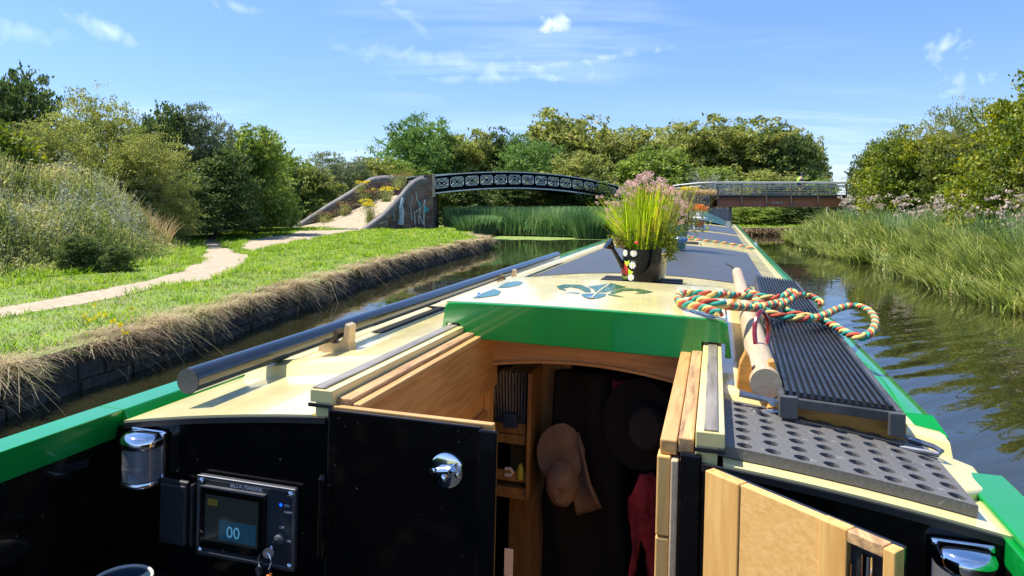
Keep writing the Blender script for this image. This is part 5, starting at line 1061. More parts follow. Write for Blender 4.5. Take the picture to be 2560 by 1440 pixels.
mb = MB(); yq_ = 1.69; mb.prism([pb(x, y, y=yq_) for x, y in ((1842, 972), (1846, 935), (1850, 908), (1864, 880), (1874, 893), (1882, 930), (1905, 950), (1922, 930), (1920, 905), (1936, 903), (1941, 915), (1938, 945), (1950, 985), (1900, 985))], (0, .035, 0)); build('pole_rest', mb, M['block'], NB, smooth=0, bevel=.002); rest(.135, 3.35, .05)
# clear red hose loop
mb = MB(); mb.tube(smoothpath([pb(1898, 895, y=1.95), pb(1888, 850, y=1.95), pb(1888, 810, y=1.97), pb(1902, 779, y=2.0), pb(1918, 800, y=2.02), pb(1921, 840, y=2.02), pb(1913, 880, y=2.0)], 8), .0062, 10)
build('hose_loop', mb, mat('clear_red_hose', (.30, .01, .012), .1, trans=.35, coat=1), None, 'clear dark red hose bent into a loop against the wooden staff', 'hose', loc=(.11, 1.95, .1), boat=True)
# ---- black pole on the left
BP = thing('black_pole', 'long thick black painted pole lying along the left roof edge', 'pole', (-1.15, 1.4, .06), True)
pa, pe = pb(470, 953, .062), pb(1392, 638, .058); mb = MB(); mb.tube([pa.lerp(pe, t_) for t_ in (0, .33, .66, 1)], [.0300, .0295, .0290, .0285], 28); build('shaft', mb, M['polepaint'], BP, smooth=40)
mb = MB(); dr_ = (pe-pa).normalized(); mb.tube([pa-dr_*.002, pa-dr_*.0003], .0288, 28); build('end_face', mb, mat('scratched_black', (.035, .035, .04), .6, col2=(.10, .10, .10), vs=30, stretch=(1, 1, 6), ramp=(.5, .9)), BP)
def rest2(y):
    x = pa.x; z = zr(x); mb = MB(); mb.prism([(x-.06, y, z-.004), (x+.060, y, z-.004), (x+.050, y, z+.03), (x+.052, y, z+.085), (x+.036, y, z+.092), (x+.030, y, z+.05), (x+.012, y, z+.028), (x-.012, y, z+.028), (x-.035, y, z+.05), (x-.055, y, z+.035)], (0, .045, 0)); build('pole_rest', mb, M['ash'], NB, smooth=0, bevel=.003)
rest2(2.02); rest2(3.95)
# ---- rope: three coloured strands
strand = [mat('rope_red', (.58, .10, .05), .9, var=.3, vs=60, bump=.3, bs=300), mat('rope_cream', (.82, .56, .17), .8, var=.25, vs=60, bump=.3, bs=300), mat('rope_green', (.03, .33, .24), .8, var=.3, vs=60, bump=.3, bs=300)]
def rope(paths, r, T1, pitch=.085, seg=8):
    for pts in paths:
        P = smoothpath(pts, 14); D = [0]
        for a_, b_ in zip(P[:-1], P[1:]): D.append(D[-1]+(b_-a_).length)
        tot = D[-1]; n = max(8, int(tot/pitch*14)); Q = []; j = 0
        for i in range(n+1):
            s = tot*i/n
            while j < len(D)-2 and D[j+1] < s: j += 1
            Q.append(P[j].lerp(P[j+1], (s-D[j])/max(1e-9, D[j+1]-D[j])))
        u_ = Vector((0, 0, 1)); fr = []
        for i in range(n+1):
            t_ = (Q[min(i+1, n)]-Q[max(i-1, 0)]).normalized(); a_ = t_.cross(u_).normalized(); u_ = a_.cross(t_); fr.append((a_, u_))
        for k in range(3):
            pts_ = [Q[i]+(fr[i][0]*math.cos(2*math.pi*(tot*i/n/pitch+k/3))+fr[i][1]*math.sin(2*math.pi*(tot*i/n/pitch+k/3)))*r*.54 for i in range(n+1)]
            mb = MB(); mb.tube(pts_, r*.53, seg); build('strand', mb, strand[k], T1, smooth=60)
RP = thing('mooring_rope', 'red yellow and green mooring rope looped loosely across hatch and plank', 'rope', (.1, 2.4, .18), True)
def R3(L3): return [pb(x, y, z) for x, y, z in L3]
rope([R3([(1905, 748, .165), (1868, 742, .175), (1830, 738, .185), (1780, 736, .196), (1735, 733, .196), (1705, 735, .195), (1694, 745, .194), (1705, 757, .194), (1728, 762, .196), (1755, 768, .198), (1780, 777, .200), (1800, 783, .200)]),
      R3([(1728, 752, .205), (1745, 748, .215), (1775, 755, .215), (1820, 764, .205), (1860, 768, .18), (1893, 770, .165), (1915, 764, .165), (1960, 752, .15), (1995, 738, .15), (2030, 742, .14), (2052, 755, .13), (2045, 764, .12)]),
      R3([(1868, 728, .165), (1895, 738, .165), (1930, 745, .16), (1960, 740, .165), (1978, 727, .17), (1988, 735, .165), (1975, 750, .15), (1940, 765, .15), (1905, 760, .16), (1888, 748, .165), (1895, 765, .16), (1925, 782, .15), (1968, 793, .14), (2020, 797, .135), (2060, 788, .13), (2095, 772, .128), (2135, 764, .125), (2170, 775, .125), (2188, 800, .12), (2180, 828, .115), (2155, 842, .112), (2120, 834, .112), (2080, 812, .115), (2040, 795, .12), (1990, 785, .125), (1965, 776, .13), (1968, 768, .13)])], .0122, RP)
RP2 = thing('roof_rope', 'faded coloured rope laid across the roof far behind the planters', 'rope', (.0, 8, .05), True)
zc = lambda x, e=.02: zr(x)+e
rope([[Vector((x, 8.55-.35*(x+.3)+.04*math.sin(x*9), zr(x)+.018)) for x in np.linspace(-.35, .42, 14)], [Vector((-.33+.1*math.cos(a_), 8.75+.16*math.sin(a_), .07+.012*a_/6)) for a_ in np.linspace(0, 8, 16)]], .013, RP2, .10, 6)
# ---- planters and other things on the roof
CAN = thing('watering_can', 'black watering can painted with daisies and a red rose', 'watering can', (-.38, 3.6, .07), True)
yc = 3.72; qb = pb(1604, 697, y=yc); qt = pb(1604, 622, y=yc); cx_, zb_, ztp = qb.x, qb.z-.012, qt.z; rC = 49/F*yc*1.0*.965
gb = mat('black_enamel', (.006, .006, .007), .25, coat=.15, spec=.3, var=.2, vs=9)
mb = MB(); hh = ztp-zb_; mb.lathe([(rC*.96, 0), (rC, .004), (rC, hh*.62), (rC*1.012, hh*.63), (rC*1.012, hh*.65), (rC, hh*.66), (rC, hh-.004), (rC*1.03, hh-.002), (rC*1.03, hh+.003), (rC*.97, hh+.003), (rC*.96, hh*.9), (0, hh*.9)], (cx_, yc, zb_), 36); build('body', mb, gb, CAN)
mb = MB(); mb.tube([pb(1558, 668, y=yc-.02), pb(1545, 645, y=yc-.03), pb(1532, 622, y=yc-.04)], [.016, .012, .010], 12); mb.lathe([(.010, -.012), (.030, .020), (.034, .028), (.0, .030)], pb(1529, 617, y=yc-.04), 20, axis=(-.62, -.3, .55)); build('spout', mb, gb, CAN)
hp = smoothpath([pb(1608, 618, y=yc-.09), pb(1626, 611, y=yc-.10), pb(1644, 620, y=yc-.11), pb(1645, 640, y=yc-.11), pb(1632, 660, y=yc-.11), pb(1606, 689, y=yc-rC*.95)], 6); mb = MB()
for p_, q_ in zip(hp[:-1], hp[1:]):
    s_ = Vector((0, .016, 0)); th_ = Vector((0, 0, 0)); n_ = (q_-p_).normalized().cross(Vector((0, 1, 0)))*.002; mb.add([p_-s_-n_, q_-s_-n_, q_+s_-n_, p_+s_-n_, p_-s_+n_, q_-s_+n_, q_+s_+n_, p_+s_+n_], [(0, 3, 2, 1), (4, 5, 6, 7), (0, 1, 5, 4), (1, 2, 6, 5), (2, 3, 7, 6), (3, 0, 4, 7)])
build('handle', mb, gb, CAN, smooth=60)
wht = mat('daisy_white', (.8, .8, .76), .4); ylo = mat('painted_yellow', (.75, .60, .02), .4); redp = mat('painted_red', (.60, .03, .02), .4); grp = mat('painted_lime', (.45, .62, .03), .4)
def oncan(px, py, o=.001):   # point of the can's face behind a pixel
    r_ = Ri @ Vector(((px-CX)/F, 1, -(py-CY)/F)); c = Vector((0, 0, .5)); ax, ay = c.x-cx_, c.y-yc; a2 = r_.x**2+r_.y**2; b2 = ax*r_.x+ay*r_.y; c2 = ax*ax+ay*ay-(rC+o)**2; dsc = b2*b2-a2*c2
    t_ = (-b2-math.sqrt(max(dsc, 0)))/a2; return c+r_*t_
def petalpoly(px, py, pts, m, nm, o=.0012, par=CAN):
    V_ = [oncan(px+x, py+y, o) for x, y in pts]; mb = MB(); mb.add([oncan(px, py, o)]+V_, [(0, i+1, (i+1) % len(V_)+1) for i in range(len(V_))]); return build(nm, mb, m, par, smooth=0)
for px, py, s in ((1563, 632, .62), (1584, 633, .95), (1581, 663, .95), (1577, 693, .9)):
    pts = []
    for k in range(60):
        a_ = 2*math.pi*k/60; r_ = 9.5*(.42+.58*abs(math.cos(5*a_))**.5); pts.append((r_*s*math.cos(a_), r_*math.sin(a_)))
    petalpoly(px, py, pts, wht, 'daisy'); petalpoly(px, py, [(2.4*s*math.cos(a_), 2.4*math.sin(a_)) for a_ in np.linspace(0, 6.283, 10, endpoint=False)], ylo, 'daisy_centre', .0022)
petalpoly(1561, 680, [(-6, -22), (0, -24), (6, -18), (8, -8), (7, 6), (4, 12), (-6, 12), (-8, 0)], redp, 'rose'); petalpoly(1568, 658, [(-7, -6), (6, -7), (4, 2), (0, 8), (-5, 2)], grp, 'leaf', .002); petalpoly(1576, 680, [(-6, -9), (0, -4), (8, 0), (0, 6), (-5, 7)], grp, 'leaf', .0016); petalpoly(1562, 694, [(-6, -4), (6, -4), (4, 4), (-5, 4)], grp, 'leaf', .0022)
mb = MB(); mb.lathe([(0, 0), (.010, .004), (.011, .010), (.006, .016), (0, .018)], pb(1592, 611, y=yc-.09), 10); build('rim_flower', mb, redp, CAN)
CB = thing('cream_bucket', 'cream bucket planter behind the black watering can', 'bucket', (-.2, 3.95, .06), True)
yb_ = 3.98; q0, q1 = pb(1640, 702, y=yb_), pb(1640, 636, y=yb_); mb = MB(); hh2 = q1.z-q0.z+.01; mb.lathe([(.052, 0), (.066, hh2), (.070, hh2), (.070, hh2+.004), (.062, hh2+.004), (.060, hh2*.85), (0, hh2*.85)], (q0.x-.005, yb_, q0.z-.01), 30); build('body', mb, M['cream'], CB)
# slatted stand under the pots
mb = MB(); z_ = zb_-.002
a_ = pb(1508, 693, z_); b_ = pb(1706, 702, z_); 
for i in range(3): mb.box((a_.x, yc-.10+i*.12, z_-.02), (b_.x, yc-.02+i*.12, z_))
build('pot_stand', mb, M['matt'], None, 'low black slatted stand under the watering can', 'stand', loc=(-.3, yc, z_-.02), boat=True, smooth=0, bevel=.003)
# plants in the pots
def bworld(P): # boat numpy points -> world
    return P @ np.array(B.to_3x3()).T+np.array(B.translation)
def potplant(name, label, cat, base_b, parts, nm='foliage'):
    T1 = thing(name, label, cat, base_b, True); Bi = np.array(Matrix.Translation(base_b))
    for nm_, (V, Fq), m in parts:
        o = raw(nm_, V-np.array(base_b), Fq, m, T1)
    return T1
ctr = Vector((pb(1610, 620, y=3.84))); cx0, cy0, cz0 = ctr.x, 3.84, ztp-.01
n = 850; P = np.stack([cx0+rng.normal(.008, .040, n), cy0+rng.normal(0, .045, n), np.full(n, cz0)], 1); az = np.arctan2(P[:, 1]-cy0, P[:, 0]-cx0)+rng.normal(0, .4, n)
rr_ = np.hypot(P[:, 0]-cx0, P[:, 1]-cy0); chive = leafmat('chive_stems', [(.12, .24, .01), (.34, .52, .02), (.60, .68, .05), (.72, .50, .16)], .5, .4, 6)
stems = blades(P, rng.uniform(.17, .38, n), .0034*np.ones(n), np.clip(rr_*1.9, 0, .28)*rng.uniform(.6, 1.2, n), .06, 4, az, .5)
n2 = 230; P2_ = np.stack([cx0-.05+rng.normal(0, .025, n2), cy0+rng.normal(0, .04, n2), np.full(n2, cz0+.0)], 1); out2 = blades(P2_, rng.uniform(.16, .36, n2), .0032*np.ones(n2), rng.uniform(.2, .75, n2), .10, 5, np.pi+rng.normal(.1, .5, n2), .5)
pk = leafmat('chive_pink_flowers', [(.48, .28, .28), (.62, .42, .40), (.62, .52, .40)], .35, .6, 8); hd = []; hs_ = []
for i in range(125):
    px = float(np.clip(rng.normal(1618, 46), 1535, 1705)); k_ = abs(px-1618)/100; py = 430+70*k_**1.5+abs(rng.normal(0, 26)); c = np.array(tuple(pb(px, py, y=cy0+rng.normal(0, .08)))); r_ = rng.uniform(.008, .016); hd.append(leaves(c+unit(26)*r_*np.array([1, 1, .7]), .0055, None, .5))
    st0 = np.array([cx0+rng.normal(0, .04), cy0+rng.normal(0, .04), cz0]); dd = c-st0; sd_ = np.array([.0011, 0, 0]); V_ = np.stack([st0-sd_, st0+sd_, (st0+dd*.5)+sd_, (st0+dd*.5)-sd_, (st0+dd*.5)-sd_, (st0+dd*.5)+sd_, c+sd_, c-sd_]); hs_.append((V_, np.array([[0, 1, 2, 3], [4, 5, 6, 7]])))
for i in range(26):
    px, py = rng.uniform(1490, 1560), rng.uniform(490, 560); c = np.array(tuple(pb(px, py, y=cy0+rng.normal(0, .05)))); hd.append(leaves(c+unit(18)*.008, .0045, None, .5))
    st0 = np.array([cx0-.05, cy0, cz0]); sd_ = np.array([.0010, 0, 0]); V_ = np.stack([st0-sd_, st0+sd_, c+sd_, c-sd_]); hs_.append((V_, np.array([[0, 1, 2, 3]])))
for i in range(26):
    px, py = rng.uniform(1685, 1718), rng.uniform(500, 560); c = np.array(tuple(pb(px, py, y=cy0+rng.normal(0, .05)))); hd.append(leaves(c+unit(18)*.007, .0045, None, .5))
    st0 = np.array([cx0+.05, cy0, cz0]); V_ = np.stack([st0-sd_, st0+sd_, c+sd_, c-sd_]); hs_.append((V_, np.array([[0, 1, 2, 3]])))
C = []
for px, py, sx_, sy_, k_ in ((1600, 597, 30, 8, 1300), (1655, 600, 18, 10, 1200), (1674, 632, 8, 12, 350), (1560, 600, 12, 9, 400), (1635, 580, 36, 12, 1200)):
    for _ in range(k_//6):
        c = np.array(tuple(pb(px+rng.normal(0, sx_), py+rng.normal(0, sy_), y=cy0+rng.normal(-.01, .05)))); C.append(c+rng.normal(0, .008, (6, 3)))
C = np.concatenate(C); low_ = leaves(C, .0075, np.array([0, 0, .6]), .6)
brn = rng.normal(0, 1, (500, 3))*np.array([.014, .014, .014])+np.array(tuple(pb(1553, 604, y=cy0-.05)))
potplant('flowering_plant', 'tall bright green plant with pale pink flower heads growing in the watering can', 'plant', (cx0, cy0, cz0), [('stems', merge([stems, out2]), chive), ('flower_stalks', merge(hs_), G['sedge']), ('flowers', merge(hd), pk), ('low_leaves', low_, L['yellow']), ('dead_leaves', leaves(brn, .006, None, .5), brown)])
# green glass tub with blue bowl, further along
GT = thing('green_tub', 'pale green tub planter behind the tall flowering plant', 'tub', (-.25, 6.6, .06), True)
yg = 6.7; q0 = pb(1692, 622, y=yg); q1 = pb(1692, 560, y=yg); w_ = 27/F*yg
mb = MB(); mb.lathe([(w_*.75, 0), (w_, q1.z-q0.z), (w_*1.04, q1.z-q0.z+.004), (w_*.95, q1.z-q0.z+.004), (w_*.9, .2), (0, .2)], (q0.x, yg, q0.z), 28); build('body', mb, mat('green_glaze', (.16, .34, .24), .2, coat=.6, var=.3, vs=5), GT)
mb = MB(); q2 = pb(1702, 597, y=yg-.14); mb.lathe([(0, -.035), (.05, -.03), (.066, 0), (.05, .02), (0, .026)], q2, 20); build('blue_ball', mb, mat('blue_enamel', (.12, .25, .50), .12, coat=1), GT)
mb = MB(); q3 = pb(1722, 609, zr(0)+.01); mb.box((q3.x-.18, q3.y-.12, zr(-.1)+.002), (q3.x+.10, q3.y+.08, zr(-.1)+.022)); build('rubber_pad', mb, M['matt'], None, 'small black pad on the roof beside the green tub', 'pad', loc=(q3.x, q3.y, .05), boat=True, smooth=0, bevel=.004)
c0 = q1; P = rng.normal(0, 1, (1600, 3))*np.array([.10, .10, .09])+np.array([c0.x+.03, yg, c0.z+.06]); V1 = leaves(P, .012, None, .5); P = np.stack([c0.x+rng.normal(0, .06, 300), yg+rng.normal(0, .05, 300), np.full(300, c0.z-.02)], 1); V2 = blades(P, rng.uniform(.2, .45, 300), .005*np.ones(300), rng.uniform(.1, .8, 300), .1, 3)
potplant('dry_plant', 'straggly reddish brown plant in the pale green tub', 'plant', (c0.x, yg, c0.z), [('stems', V2, brown), ('leaves', V1, L['olive'])])
# white stand, terracotta pot, orange flowers near the bow
yw = 12.3; WS = thing('white_stand', 'small white round topped stand on the roof near the bow', 'stand', tuple(pb(1748, 572, y=yw)), True); q0 = pb(1737, 575, y=yw); q1 = pb(1747, 546, y=yw)
whm = mat('white_enamel', (.75, .75, .70), .35); mb = MB(); mb.lathe([(0, 0), (.14, .004), (.15, .03), (.135, .045), (0, .05)], (q1.x, yw, q1.z-.02), 24); build('top', mb, whm, WS)
mb = MB(); mb.tube([(q0.x, yw, q0.z), (q0.x, yw, q1.z-.02)], .02, 8); mb.tube([(q0.x+.14, yw+.05, q0.z), (q0.x+.14, yw+.05, q1.z-.02)], .012, 8); build('leg', mb, whm, WS)
mb = MB(); q = pb(1749, 559, y=yw+.02); mb.lathe([(.055, -.055), (.075, .05), (.08, .055), (0, .055)], (q.x, yw, q.z-.01), 20); build('terracotta_pot', mb, mat('terracotta', (.62, .17, .08), .7), None, 'orange terracotta pot under the white stand', 'pot', loc=(q.x, yw, q.z-.06), boat=True)
WJ = thing('white_jug', 'white jug holding orange flowers on the white stand', 'jug', (q1.x, yw, q1.z+.016), True); mb = MB(); mb.lathe([(.045, 0), (.06, .03), (.045, .07), (.06, .11), (.055, .11), (0, .10)], (q1.x, yw, q1.z+.016), 20); build('body', mb, whm, WJ)
mb = MB(); mb.tube([(q1.x-.02+.045*math.cos(a_), yw-.05, q1.z+.035+.05*math.sin(a_)) for a_ in np.linspace(0, 3.14, 10)], .006, 6); build('handle', mb, whm, WJ)
orm = leafmat('orange_petals', [(.62, .14, .01), (.72, .26, .03)], .3, .6, 10); c = np.array(tuple(pb(1749, 520, y=yw))); P = c+rng.normal(0, 1, (260, 3))*np.array([.055, .05, .028]); V1 = leaves(P, .018, None, .8); P = c+np.array([0, 0, -.06])+rng.normal(0, 1, (60, 3))*np.array([.05, .05, .02]); V2 = leaves(P, .014, None, .5)
potplant('orange_flowers', 'bunch of orange flowers in the white jug', 'flowers', (c[0], yw, c[2]-.1), [('petals', V1, orm), ('leaves', V2, L['grey'])])
# chimney collar, cratch cover, cleat and fender at the bow end
yq = 14.6; q0, q1 = pb(1821, 563, y=yq), pb(1821, 547, y=yq); mb = MB(); mb.lathe([(.055, 0), (.055, q1.z-q0.z), (.060, q1.z-q0.z), (.060, q1.z-q0.z+.01), (.05, q1.z-q0.z+.01), (.05, .02)], (q0.x, yq, zr(q0.x)), 24); build('chimney', mb, mat('polished_steel_chimney', (.62, .60, .56), .25, .9), NB)
cov = mat('dark_green_canvas', (.02, .085, .085), .6, var=.25, vs=3, bump=.3, bs=8); mb = MB()
ys = (15.6, 18.6); prof = lambda y, k: [(-1.22, zr(-1.22)-.02), (-.95, .10*k+.06), (-.45, .30*k+.05), (-.30, .30*k+.05), (.05, .13*k+.04), (.44, zr(.44)-.02)]
A1 = [(x, 15.6, z*.85) for x, z in prof(0, .35)]; A2 = [(x, 16.6, z) for x, z in prof(0, .95)]; A3 = [(x, 18.8, z*.9) for x, z in prof(0, 1)]; A4 = [(x*.9, 19.0, -.7) for x, z in prof(0, 1)]
k = 6; mb.add(A1+A2+A3+A4, [(i*k+j, i*k+j+1, (i+1)*k+j+1, (i+1)*k+j) for i in range(3) for j in range(k-1)]); build('cratch_cover', mb, cov, NB, smooth=25)
q = pb(1889, 609, -.0); mb = MB(); mb.tube([(q.x, q.y, 0), (q.x, q.y, .05)], .012, 8); mb.tube([(q.x-.01, q.y-.05, .045), (q.x-.01, q.y+.05, .045)], .010, 8); mb.box((q.x-.03, q.y-.04, -.0), (q.x+.03, q.y+.04, .008)); build('cleat', mb, M['chrome'], NB)
# ---- things hanging in the cabin
yh = 2.55
SH = thing('wall_shelf', 'narrow oak rack of papers and small things inside the cabin', 'shelf', tuple(pb(1280, 1240, y=yh)), True)
def ibox(px0, py0, px1, py1, y, dep, m, nm, par, bv=.001):
    a_ = pb(px0, py1, y=y); b_ = pb(px1, py0, y=y); mb = MB(); mb.box((a_.x, y, a_.z), (b_.x, y+dep, b_.z)); return build(nm, mb, M[m] if isinstance(m, str) else m, par, smooth=0, bevel=bv)
ibox(1313, 935, 1330, 1245, yh-.12, .16, 'oak_in_shade', 'side', SH); ibox(1228, 1225, 1322, 1238, yh-.10, .1, 'oak_in_shade', 'front_rail', SH); ibox(1228, 1183, 1322, 1196, yh-.10, .01, 'oak_in_shade', 'front_rail', SH); ibox(1228, 1062, 1314, 1077, yh-.10, .01, 'oak_in_shade', 'front_rail', SH); ibox(1228, 1090, 1314, 1103, yh-.10, .1, 'oak_in_shade', 'front_rail', SH)
paper = mat('old_paper', (.42, .34, .25), .8, col2=(.22, .16, .11), vs=60, stretch=(9, 1, .2), ramp=(.4, .6)); T1 = thing('papers', 'worn papers standing upright in the cabin rack', 'papers', tuple(pb(1275, 1080, y=yh-.06)), True, group=None)
for i in range(11): a_ = pb(1232+i*8, 925+rng.uniform(0, 12), y=yh-.05); b_ = pb(1238+i*7, 1060, y=yh-.05); mb = MB(); mb.prism([(a_.x, yh-.05, a_.z), (a_.x+.006, yh-.05, a_.z), (b_.x+.006, yh-.05, b_.z), (b_.x, yh-.05, b_.z)], (0, .07, 0)); build('sheet', mb, paper, T1, smooth=0)
def lone(nm, lab, cat, mb, m, loc, **k): return build(nm, mb, m, None, lab, cat, loc=loc, boat=True, **k)
a_ = pb(1278, 1045, y=yh-.11); mb = MB(); mb.box((a_.x-.025, yh-.13, a_.z-.03), (a_.x+.025, yh-.105, a_.z+.02)); lone('box', 'small dark blue box in the cabin rack', 'box', mb, mat('navy_card', (.02, .05, .10), .5), tuple(a_), smooth=0, bevel=.002)
a_ = pb(1301, 1182, y=yh-.1); mb = MB(); mb.lathe([(0, -.03), (.013, -.02), (.014, .01), (.006, .03), (0, .035)], a_, 14); lone('lemon', 'yellow green pointed bottle in the lower cabin rack', 'bottle', mb, mat('yellow_plastic', (.45, .45, .04), .4), tuple(a_)).name = 'bottle'
a_ = pb(1276, 1180, y=yh-.1); mb = MB(); mb.tube([a_+Vector((-.02, 0, .01)), a_+Vector((0, 0, .012)), a_+Vector((.008, 0, 0)), a_+Vector((0, 0, -.012)), a_+Vector((-.02, 0, -.012))], .006, 8); lone('cable', 'white coiled cable in the lower cabin rack', 'cable', mb, whm, tuple(a_))
a_ = pb(1271, 1405, y=1.9); mb = MB(); mb.box((a_.x-.012, 1.9, a_.z-.04), (a_.x+.012, 1.905, a_.z+.035)); lone('card', 'white card low beside the black door edge', 'card', mb, whm, tuple(a_), smooth=0)
# hats and clothes
def cloth(px_poly, y, thick, m, nm, lab, cat, wave=.02, fr=14):
    P = [pb(px, py, y=y) for px, py in px_poly]; bm = bmesh.new(); vv = [bm.verts.new(p_) for p_ in P]; [bm.faces.new([vv[i] for i in f]) for f in tri2d([(p_.x, p_.z) for p_ in P])[1]]
    for _ in range(3): bmesh.ops.subdivide_edges(bm, edges=[e_ for e_ in bm.edges if e_.calc_length() > .03], cuts=1); bmesh.ops.triangulate(bm, faces=list(bm.faces))
    for v in bm.verts: v.co.y += wave*math.sin(v.co.x*fr*4+v.co.z*fr*.8)+wave*.5*math.sin(v.co.x*fr*9-v.co.z*5)
    bm.verts.index_update(); mb = MB(); mb.add([tuple(v.co) for v in bm.verts], [tuple(v.index for v in f.verts) for f in bm.faces]); bm.free()
    o = build(nm, mb, m, None, lab, cat, loc=tuple(P[0]), boat=True, smooth=180); md = o.modifiers.new('thick', 'SOLIDIFY'); md.thickness = thick; return o
felt = mat('tan_suede', (.23, .165, .115), .9, var=.3, vs=20, bump=.4, bs=50)
HA = thing('tan_hat', 'brown suede brimmed hat hanging in the cabin', 'hat', tuple(pb(1430, 1180, y=2.42)), True)
c1 = pb(1402, 1135, y=2.45); mb = MB(); mb.lathe([(0, 0), (.085, .006), (.090, .004), (.085, .0), (0, -.006)], c1, 30, axis=(.1, -1, .1), sx=.92, sy=1.15); build('brim', mb, felt, HA)
c2 = pb(1408, 1205, y=2.40); mb = MB(); mb.lathe([(.075, 0), (.070, .03), (.055, .06), (.03, .075), (0, .07)], c2, 30, axis=(.08, -1, -.25), sx=.75, sy=1.12); build('crown', mb, felt, HA)
ca = smoothpath([pb(1448, 1080, y=2.46), pb(1464, 1150, y=2.42), pb(1482, 1220, y=2.40), pb(1506, 1268, y=2.43)], 5); cb3 = smoothpath([pb(1425, 1110, y=2.49), pb(1428, 1180, y=2.47), pb(1432, 1240, y=2.46), pb(1440, 1284, y=2.47)], 5)
def bf(i, j): k_ = min(len(ca)-1, int(round(j*(len(ca)-1)))); v = ca[k_].lerp(cb3[k_], i); return Vector((v.x, v.y+.025*math.sin(i*math.pi), v.z-.01*math.sin(i*3.1)))
mb = MB(); mb.grid(bf, 10, 15); o = build('brim_fold', mb, felt, HA, smooth=180); md = o.modifiers.new('t', 'SOLIDIFY'); md.thickness = .008
tx = bpy.data.textures.new('creases', 'CLOUDS'); tx.noise_scale = .09
for o in HA.children: md = o.modifiers.new('crease', 'DISPLACE'); md.texture = tx; md.strength = .02; md.texture_coords = 'LOCAL'
blk = mat('black_felt', (.007, .006, .007), .9); HB = thing('black_hat', 'black wide brimmed hat hanging at the right of the cabin', 'hat', tuple(pb(1605, 1080, y=2.42)), True)
c1 = pb(1600, 1060, y=2.46); mb = MB(); mb.lathe([(0, 0), (.15, .006), (.155, .012), (.15, .0), (0, -.006)], c1, 34, axis=(-.2, -1, .05), sx=.85, sy=1.0); build('brim', mb, blk, HB); c2 = pb(1625, 1065, y=2.42); mb = MB(); mb.lathe([(.075, -.02), (.072, .05), (.06, .065), (0, .06)], c2, 30, axis=(-.2, -1, .05), sx=.85, sy=1); build('crown', mb, mat('dark_grey_felt', (.018, .017, .019), .9), HB)
red = mat('dark_red_cloth', (.34, .035, .06), .9, var=.4, vs=9); cloth([(1598, 1185), (1655, 1195), (1660, 1300), (1650, 1445), (1628, 1440), (1618, 1380), (1605, 1330), (1595, 1400), (1585, 1445), (1570, 1440), (1578, 1380), (1572, 1300), (1575, 1240)], 2.38, .008, red, 'red_cloth', 'dark red garment hanging below the black hat', 'garment', .035, 16)
cloth([(1515, 945), (1580, 955), (1575, 985), (1540, 1010), (1522, 980)], 2.58, .008, red, 'red_scarf', 'red scarf end high above the black hat', 'scarf'); cloth([(1388, 925), (1560, 935), (1560, 1060), (1560, 1200), (1570, 1450), (1352, 1450), (1358, 1240), (1384, 1100)], 2.57, .02, blk, 'black_coat', 'black coat hanging behind the tan hat', 'coat', .03, 8)
# ================================================================ CYCLIST on the footbridge
CD = FD+1.1; dk = zz(489)+.001; s_ = 56/F*CD/1.75
bxx = (2000-CX)/F*CD
BK = thing('bicycle', 'bicycle ridden across the footbridge', 'bicycle', (bxx, CD, dk)); tyre = mat('tyre', (.02, .02, .02), .7)
for dx, nm in ((-.52, 'wheel'), (.52, 'wheel')):
    mb = MB(); c = Vector((bxx+dx*s_, CD, dk+.34*s_)); mb.tube([c+Vector((.33*s_*math.cos(a_), 0, .33*s_*math.sin(a_))) for a_ in np.linspace(0, 6.283, 28, endpoint=False)], .022*s_, 6, closed=True)
    for a_ in np.linspace(0, 3.1416, 7)[:-1]: d_ = Vector((.33*s_*math.cos(a_), 0, .33*s_*math.sin(a_))); mb.tube([c-d_, c+d_], .004, 4)
    build('wheel', mb, tyre, BK)
def bpt(x, z): return Vector((bxx+x*s_, CD, dk+z*s_))
mb = MB()
for a_, b_ in (((-.52, .34), (-.12, .30)), ((-.12, .30), (-.22, .80)), ((-.22, .80), (.34, .84)), ((.34, .84), (-.12, .30)), ((.34, .9), (.52, .34)), ((-.52, .34), (-.22, .78)), ((.32, .95), (.42, .98))): mb.tube([bpt(*a_), bpt(*b_)], .018*s_, 6)
mb.box((bxx-.34*s_, CD-.05, dk+.86*s_), (bxx-.12*s_, CD+.05, dk+.90*s_)); build('frame', mb, mat('dark_frame', (.04, .05, .07), .4), BK)
def skin(name, pts, edges, radii, m, par, lv=1):
    me = bpy.data.meshes.new(name); off = base[par.name][0]; me.from_pydata([tuple(Vector(p_)-off) for p_ in pts], edges, []); o = link(bpy.data.objects.new(name, me)); o.parent = par
    sk = o.modifiers.new('skin', 'SKIN'); me.skin_vertices.new() if not me.skin_vertices else None
    for i, r_ in enumerate(radii): me.skin_vertices[0].data[i].radius = (r_, r_)
    me.skin_vertices[0].data[0].use_root = True; sk.use_smooth_shade = True
    sb = o.modifiers.new('sub', 'SUBSURF'); sb.levels = lv; sb.render_levels = lv; me.materials.append(m); return o
PE = thing('person', 'cyclist in a bright yellow green vest and dark helmet on the footbridge', 'person', (bxx, CD, dk))
J = dict(pel=(-.2, 1.0), waist=(-.12, 1.15), chest=(.02, 1.38), neck=(.12, 1.50), head=(.17, 1.60), top=(.17, 1.72))
def p3(x, z, y=0): return (bxx+x*s_, CD+y*s_, dk+z*s_)
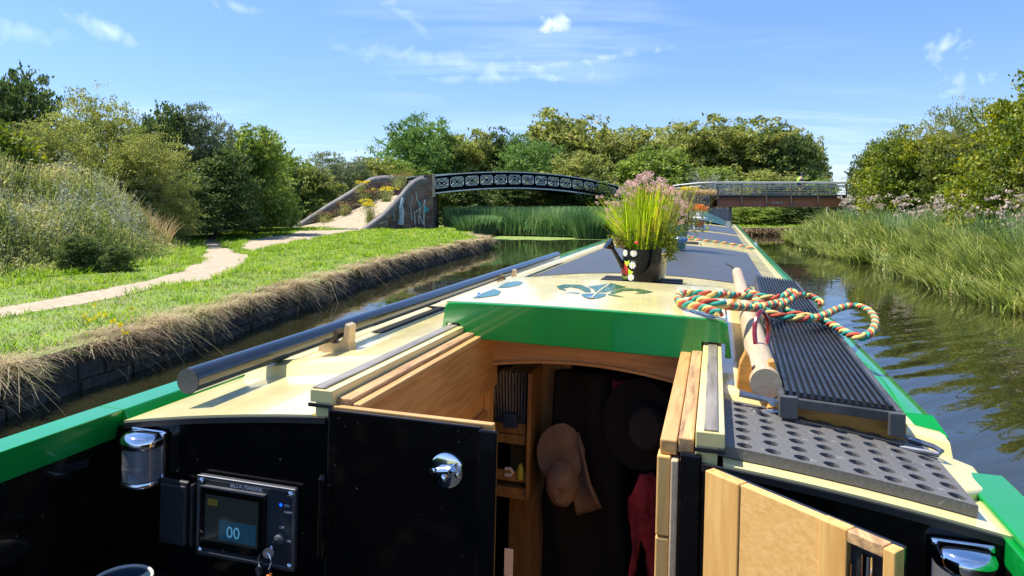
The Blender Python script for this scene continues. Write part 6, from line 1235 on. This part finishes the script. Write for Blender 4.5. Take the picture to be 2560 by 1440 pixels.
pts = [p3(-.2, 1.0), p3(-.12, 1.16), p3(.02, 1.36), p3(.11, 1.48), p3(.17, 1.58), p3(.18, 1.68),
       p3(-.15, .98, -.1), p3(.12, .78, -.12), p3(0, .40, -.12), p3(.10, .34, -.12), p3(-.15, .98, .1), p3(.16, .70, .12), p3(-.05, .25, .12), p3(.05, .20, .12),
       p3(.05, 1.37, -.17), p3(.2, 1.15, -.20), p3(.38, 1.0, -.18), p3(.44, .99, -.17), p3(.05, 1.37, .17), p3(.2, 1.15, .20), p3(.38, 1.0, .18), p3(.44, .99, .17)]
ed = [(0, 1), (1, 2), (2, 3), (3, 4), (4, 5), (0, 6), (6, 7), (7, 8), (8, 9), (0, 10), (10, 11), (11, 12), (12, 13), (2, 14), (14, 15), (15, 16), (16, 17), (2, 18), (18, 19), (19, 20), (20, 21)]
rd = [.13, .13, .14, .055, .085, .08, .09, .065, .045, .04, .09, .065, .045, .04, .055, .042, .032, .03, .055, .042, .032, .03]
skin('body', pts, ed, [r_*s_ for r_ in rd], mat('skin_and_shorts', (.42, .25, .18), .6), PE, 1)
skin('vest', [p3(-.17, 1.04), p3(-.12, 1.17), p3(.01, 1.36), p3(.06, 1.44)], [(0, 1), (1, 2), (2, 3)], [.15*s_, .155*s_, .165*s_, .09*s_], mat('hi_vis', (.35, .75, .05), .7), PE, 1)
skin('sleeves', [p3(.04, 1.37, -.15), p3(.13, 1.25, -.19), p3(.2, 1.15, -.2)], [(0, 1), (1, 2)], [.07*s_, .06*s_, .05*s_], mat('blue_jersey', (.05, .16, .28), .7), PE, 1)
skin('shorts', [p3(-.22, 1.02), p3(-.14, .96, -.10), p3(.06, .82, -.12)], [(0, 1), (1, 2)], [.13*s_, .11*s_, .085*s_], mat('dark_shorts', (.03, .04, .06), .8), PE, 1)
mb = MB(); mb.lathe([(.12*s_, 0), (.125*s_, .03*s_), (.10*s_, .10*s_), (.05*s_, .135*s_), (0, .14*s_)], p3(.175, 1.66), 14, sx=1.15); build('helmet', mb, mat('dark_helmet', (.04, .05, .07), .3), PE)
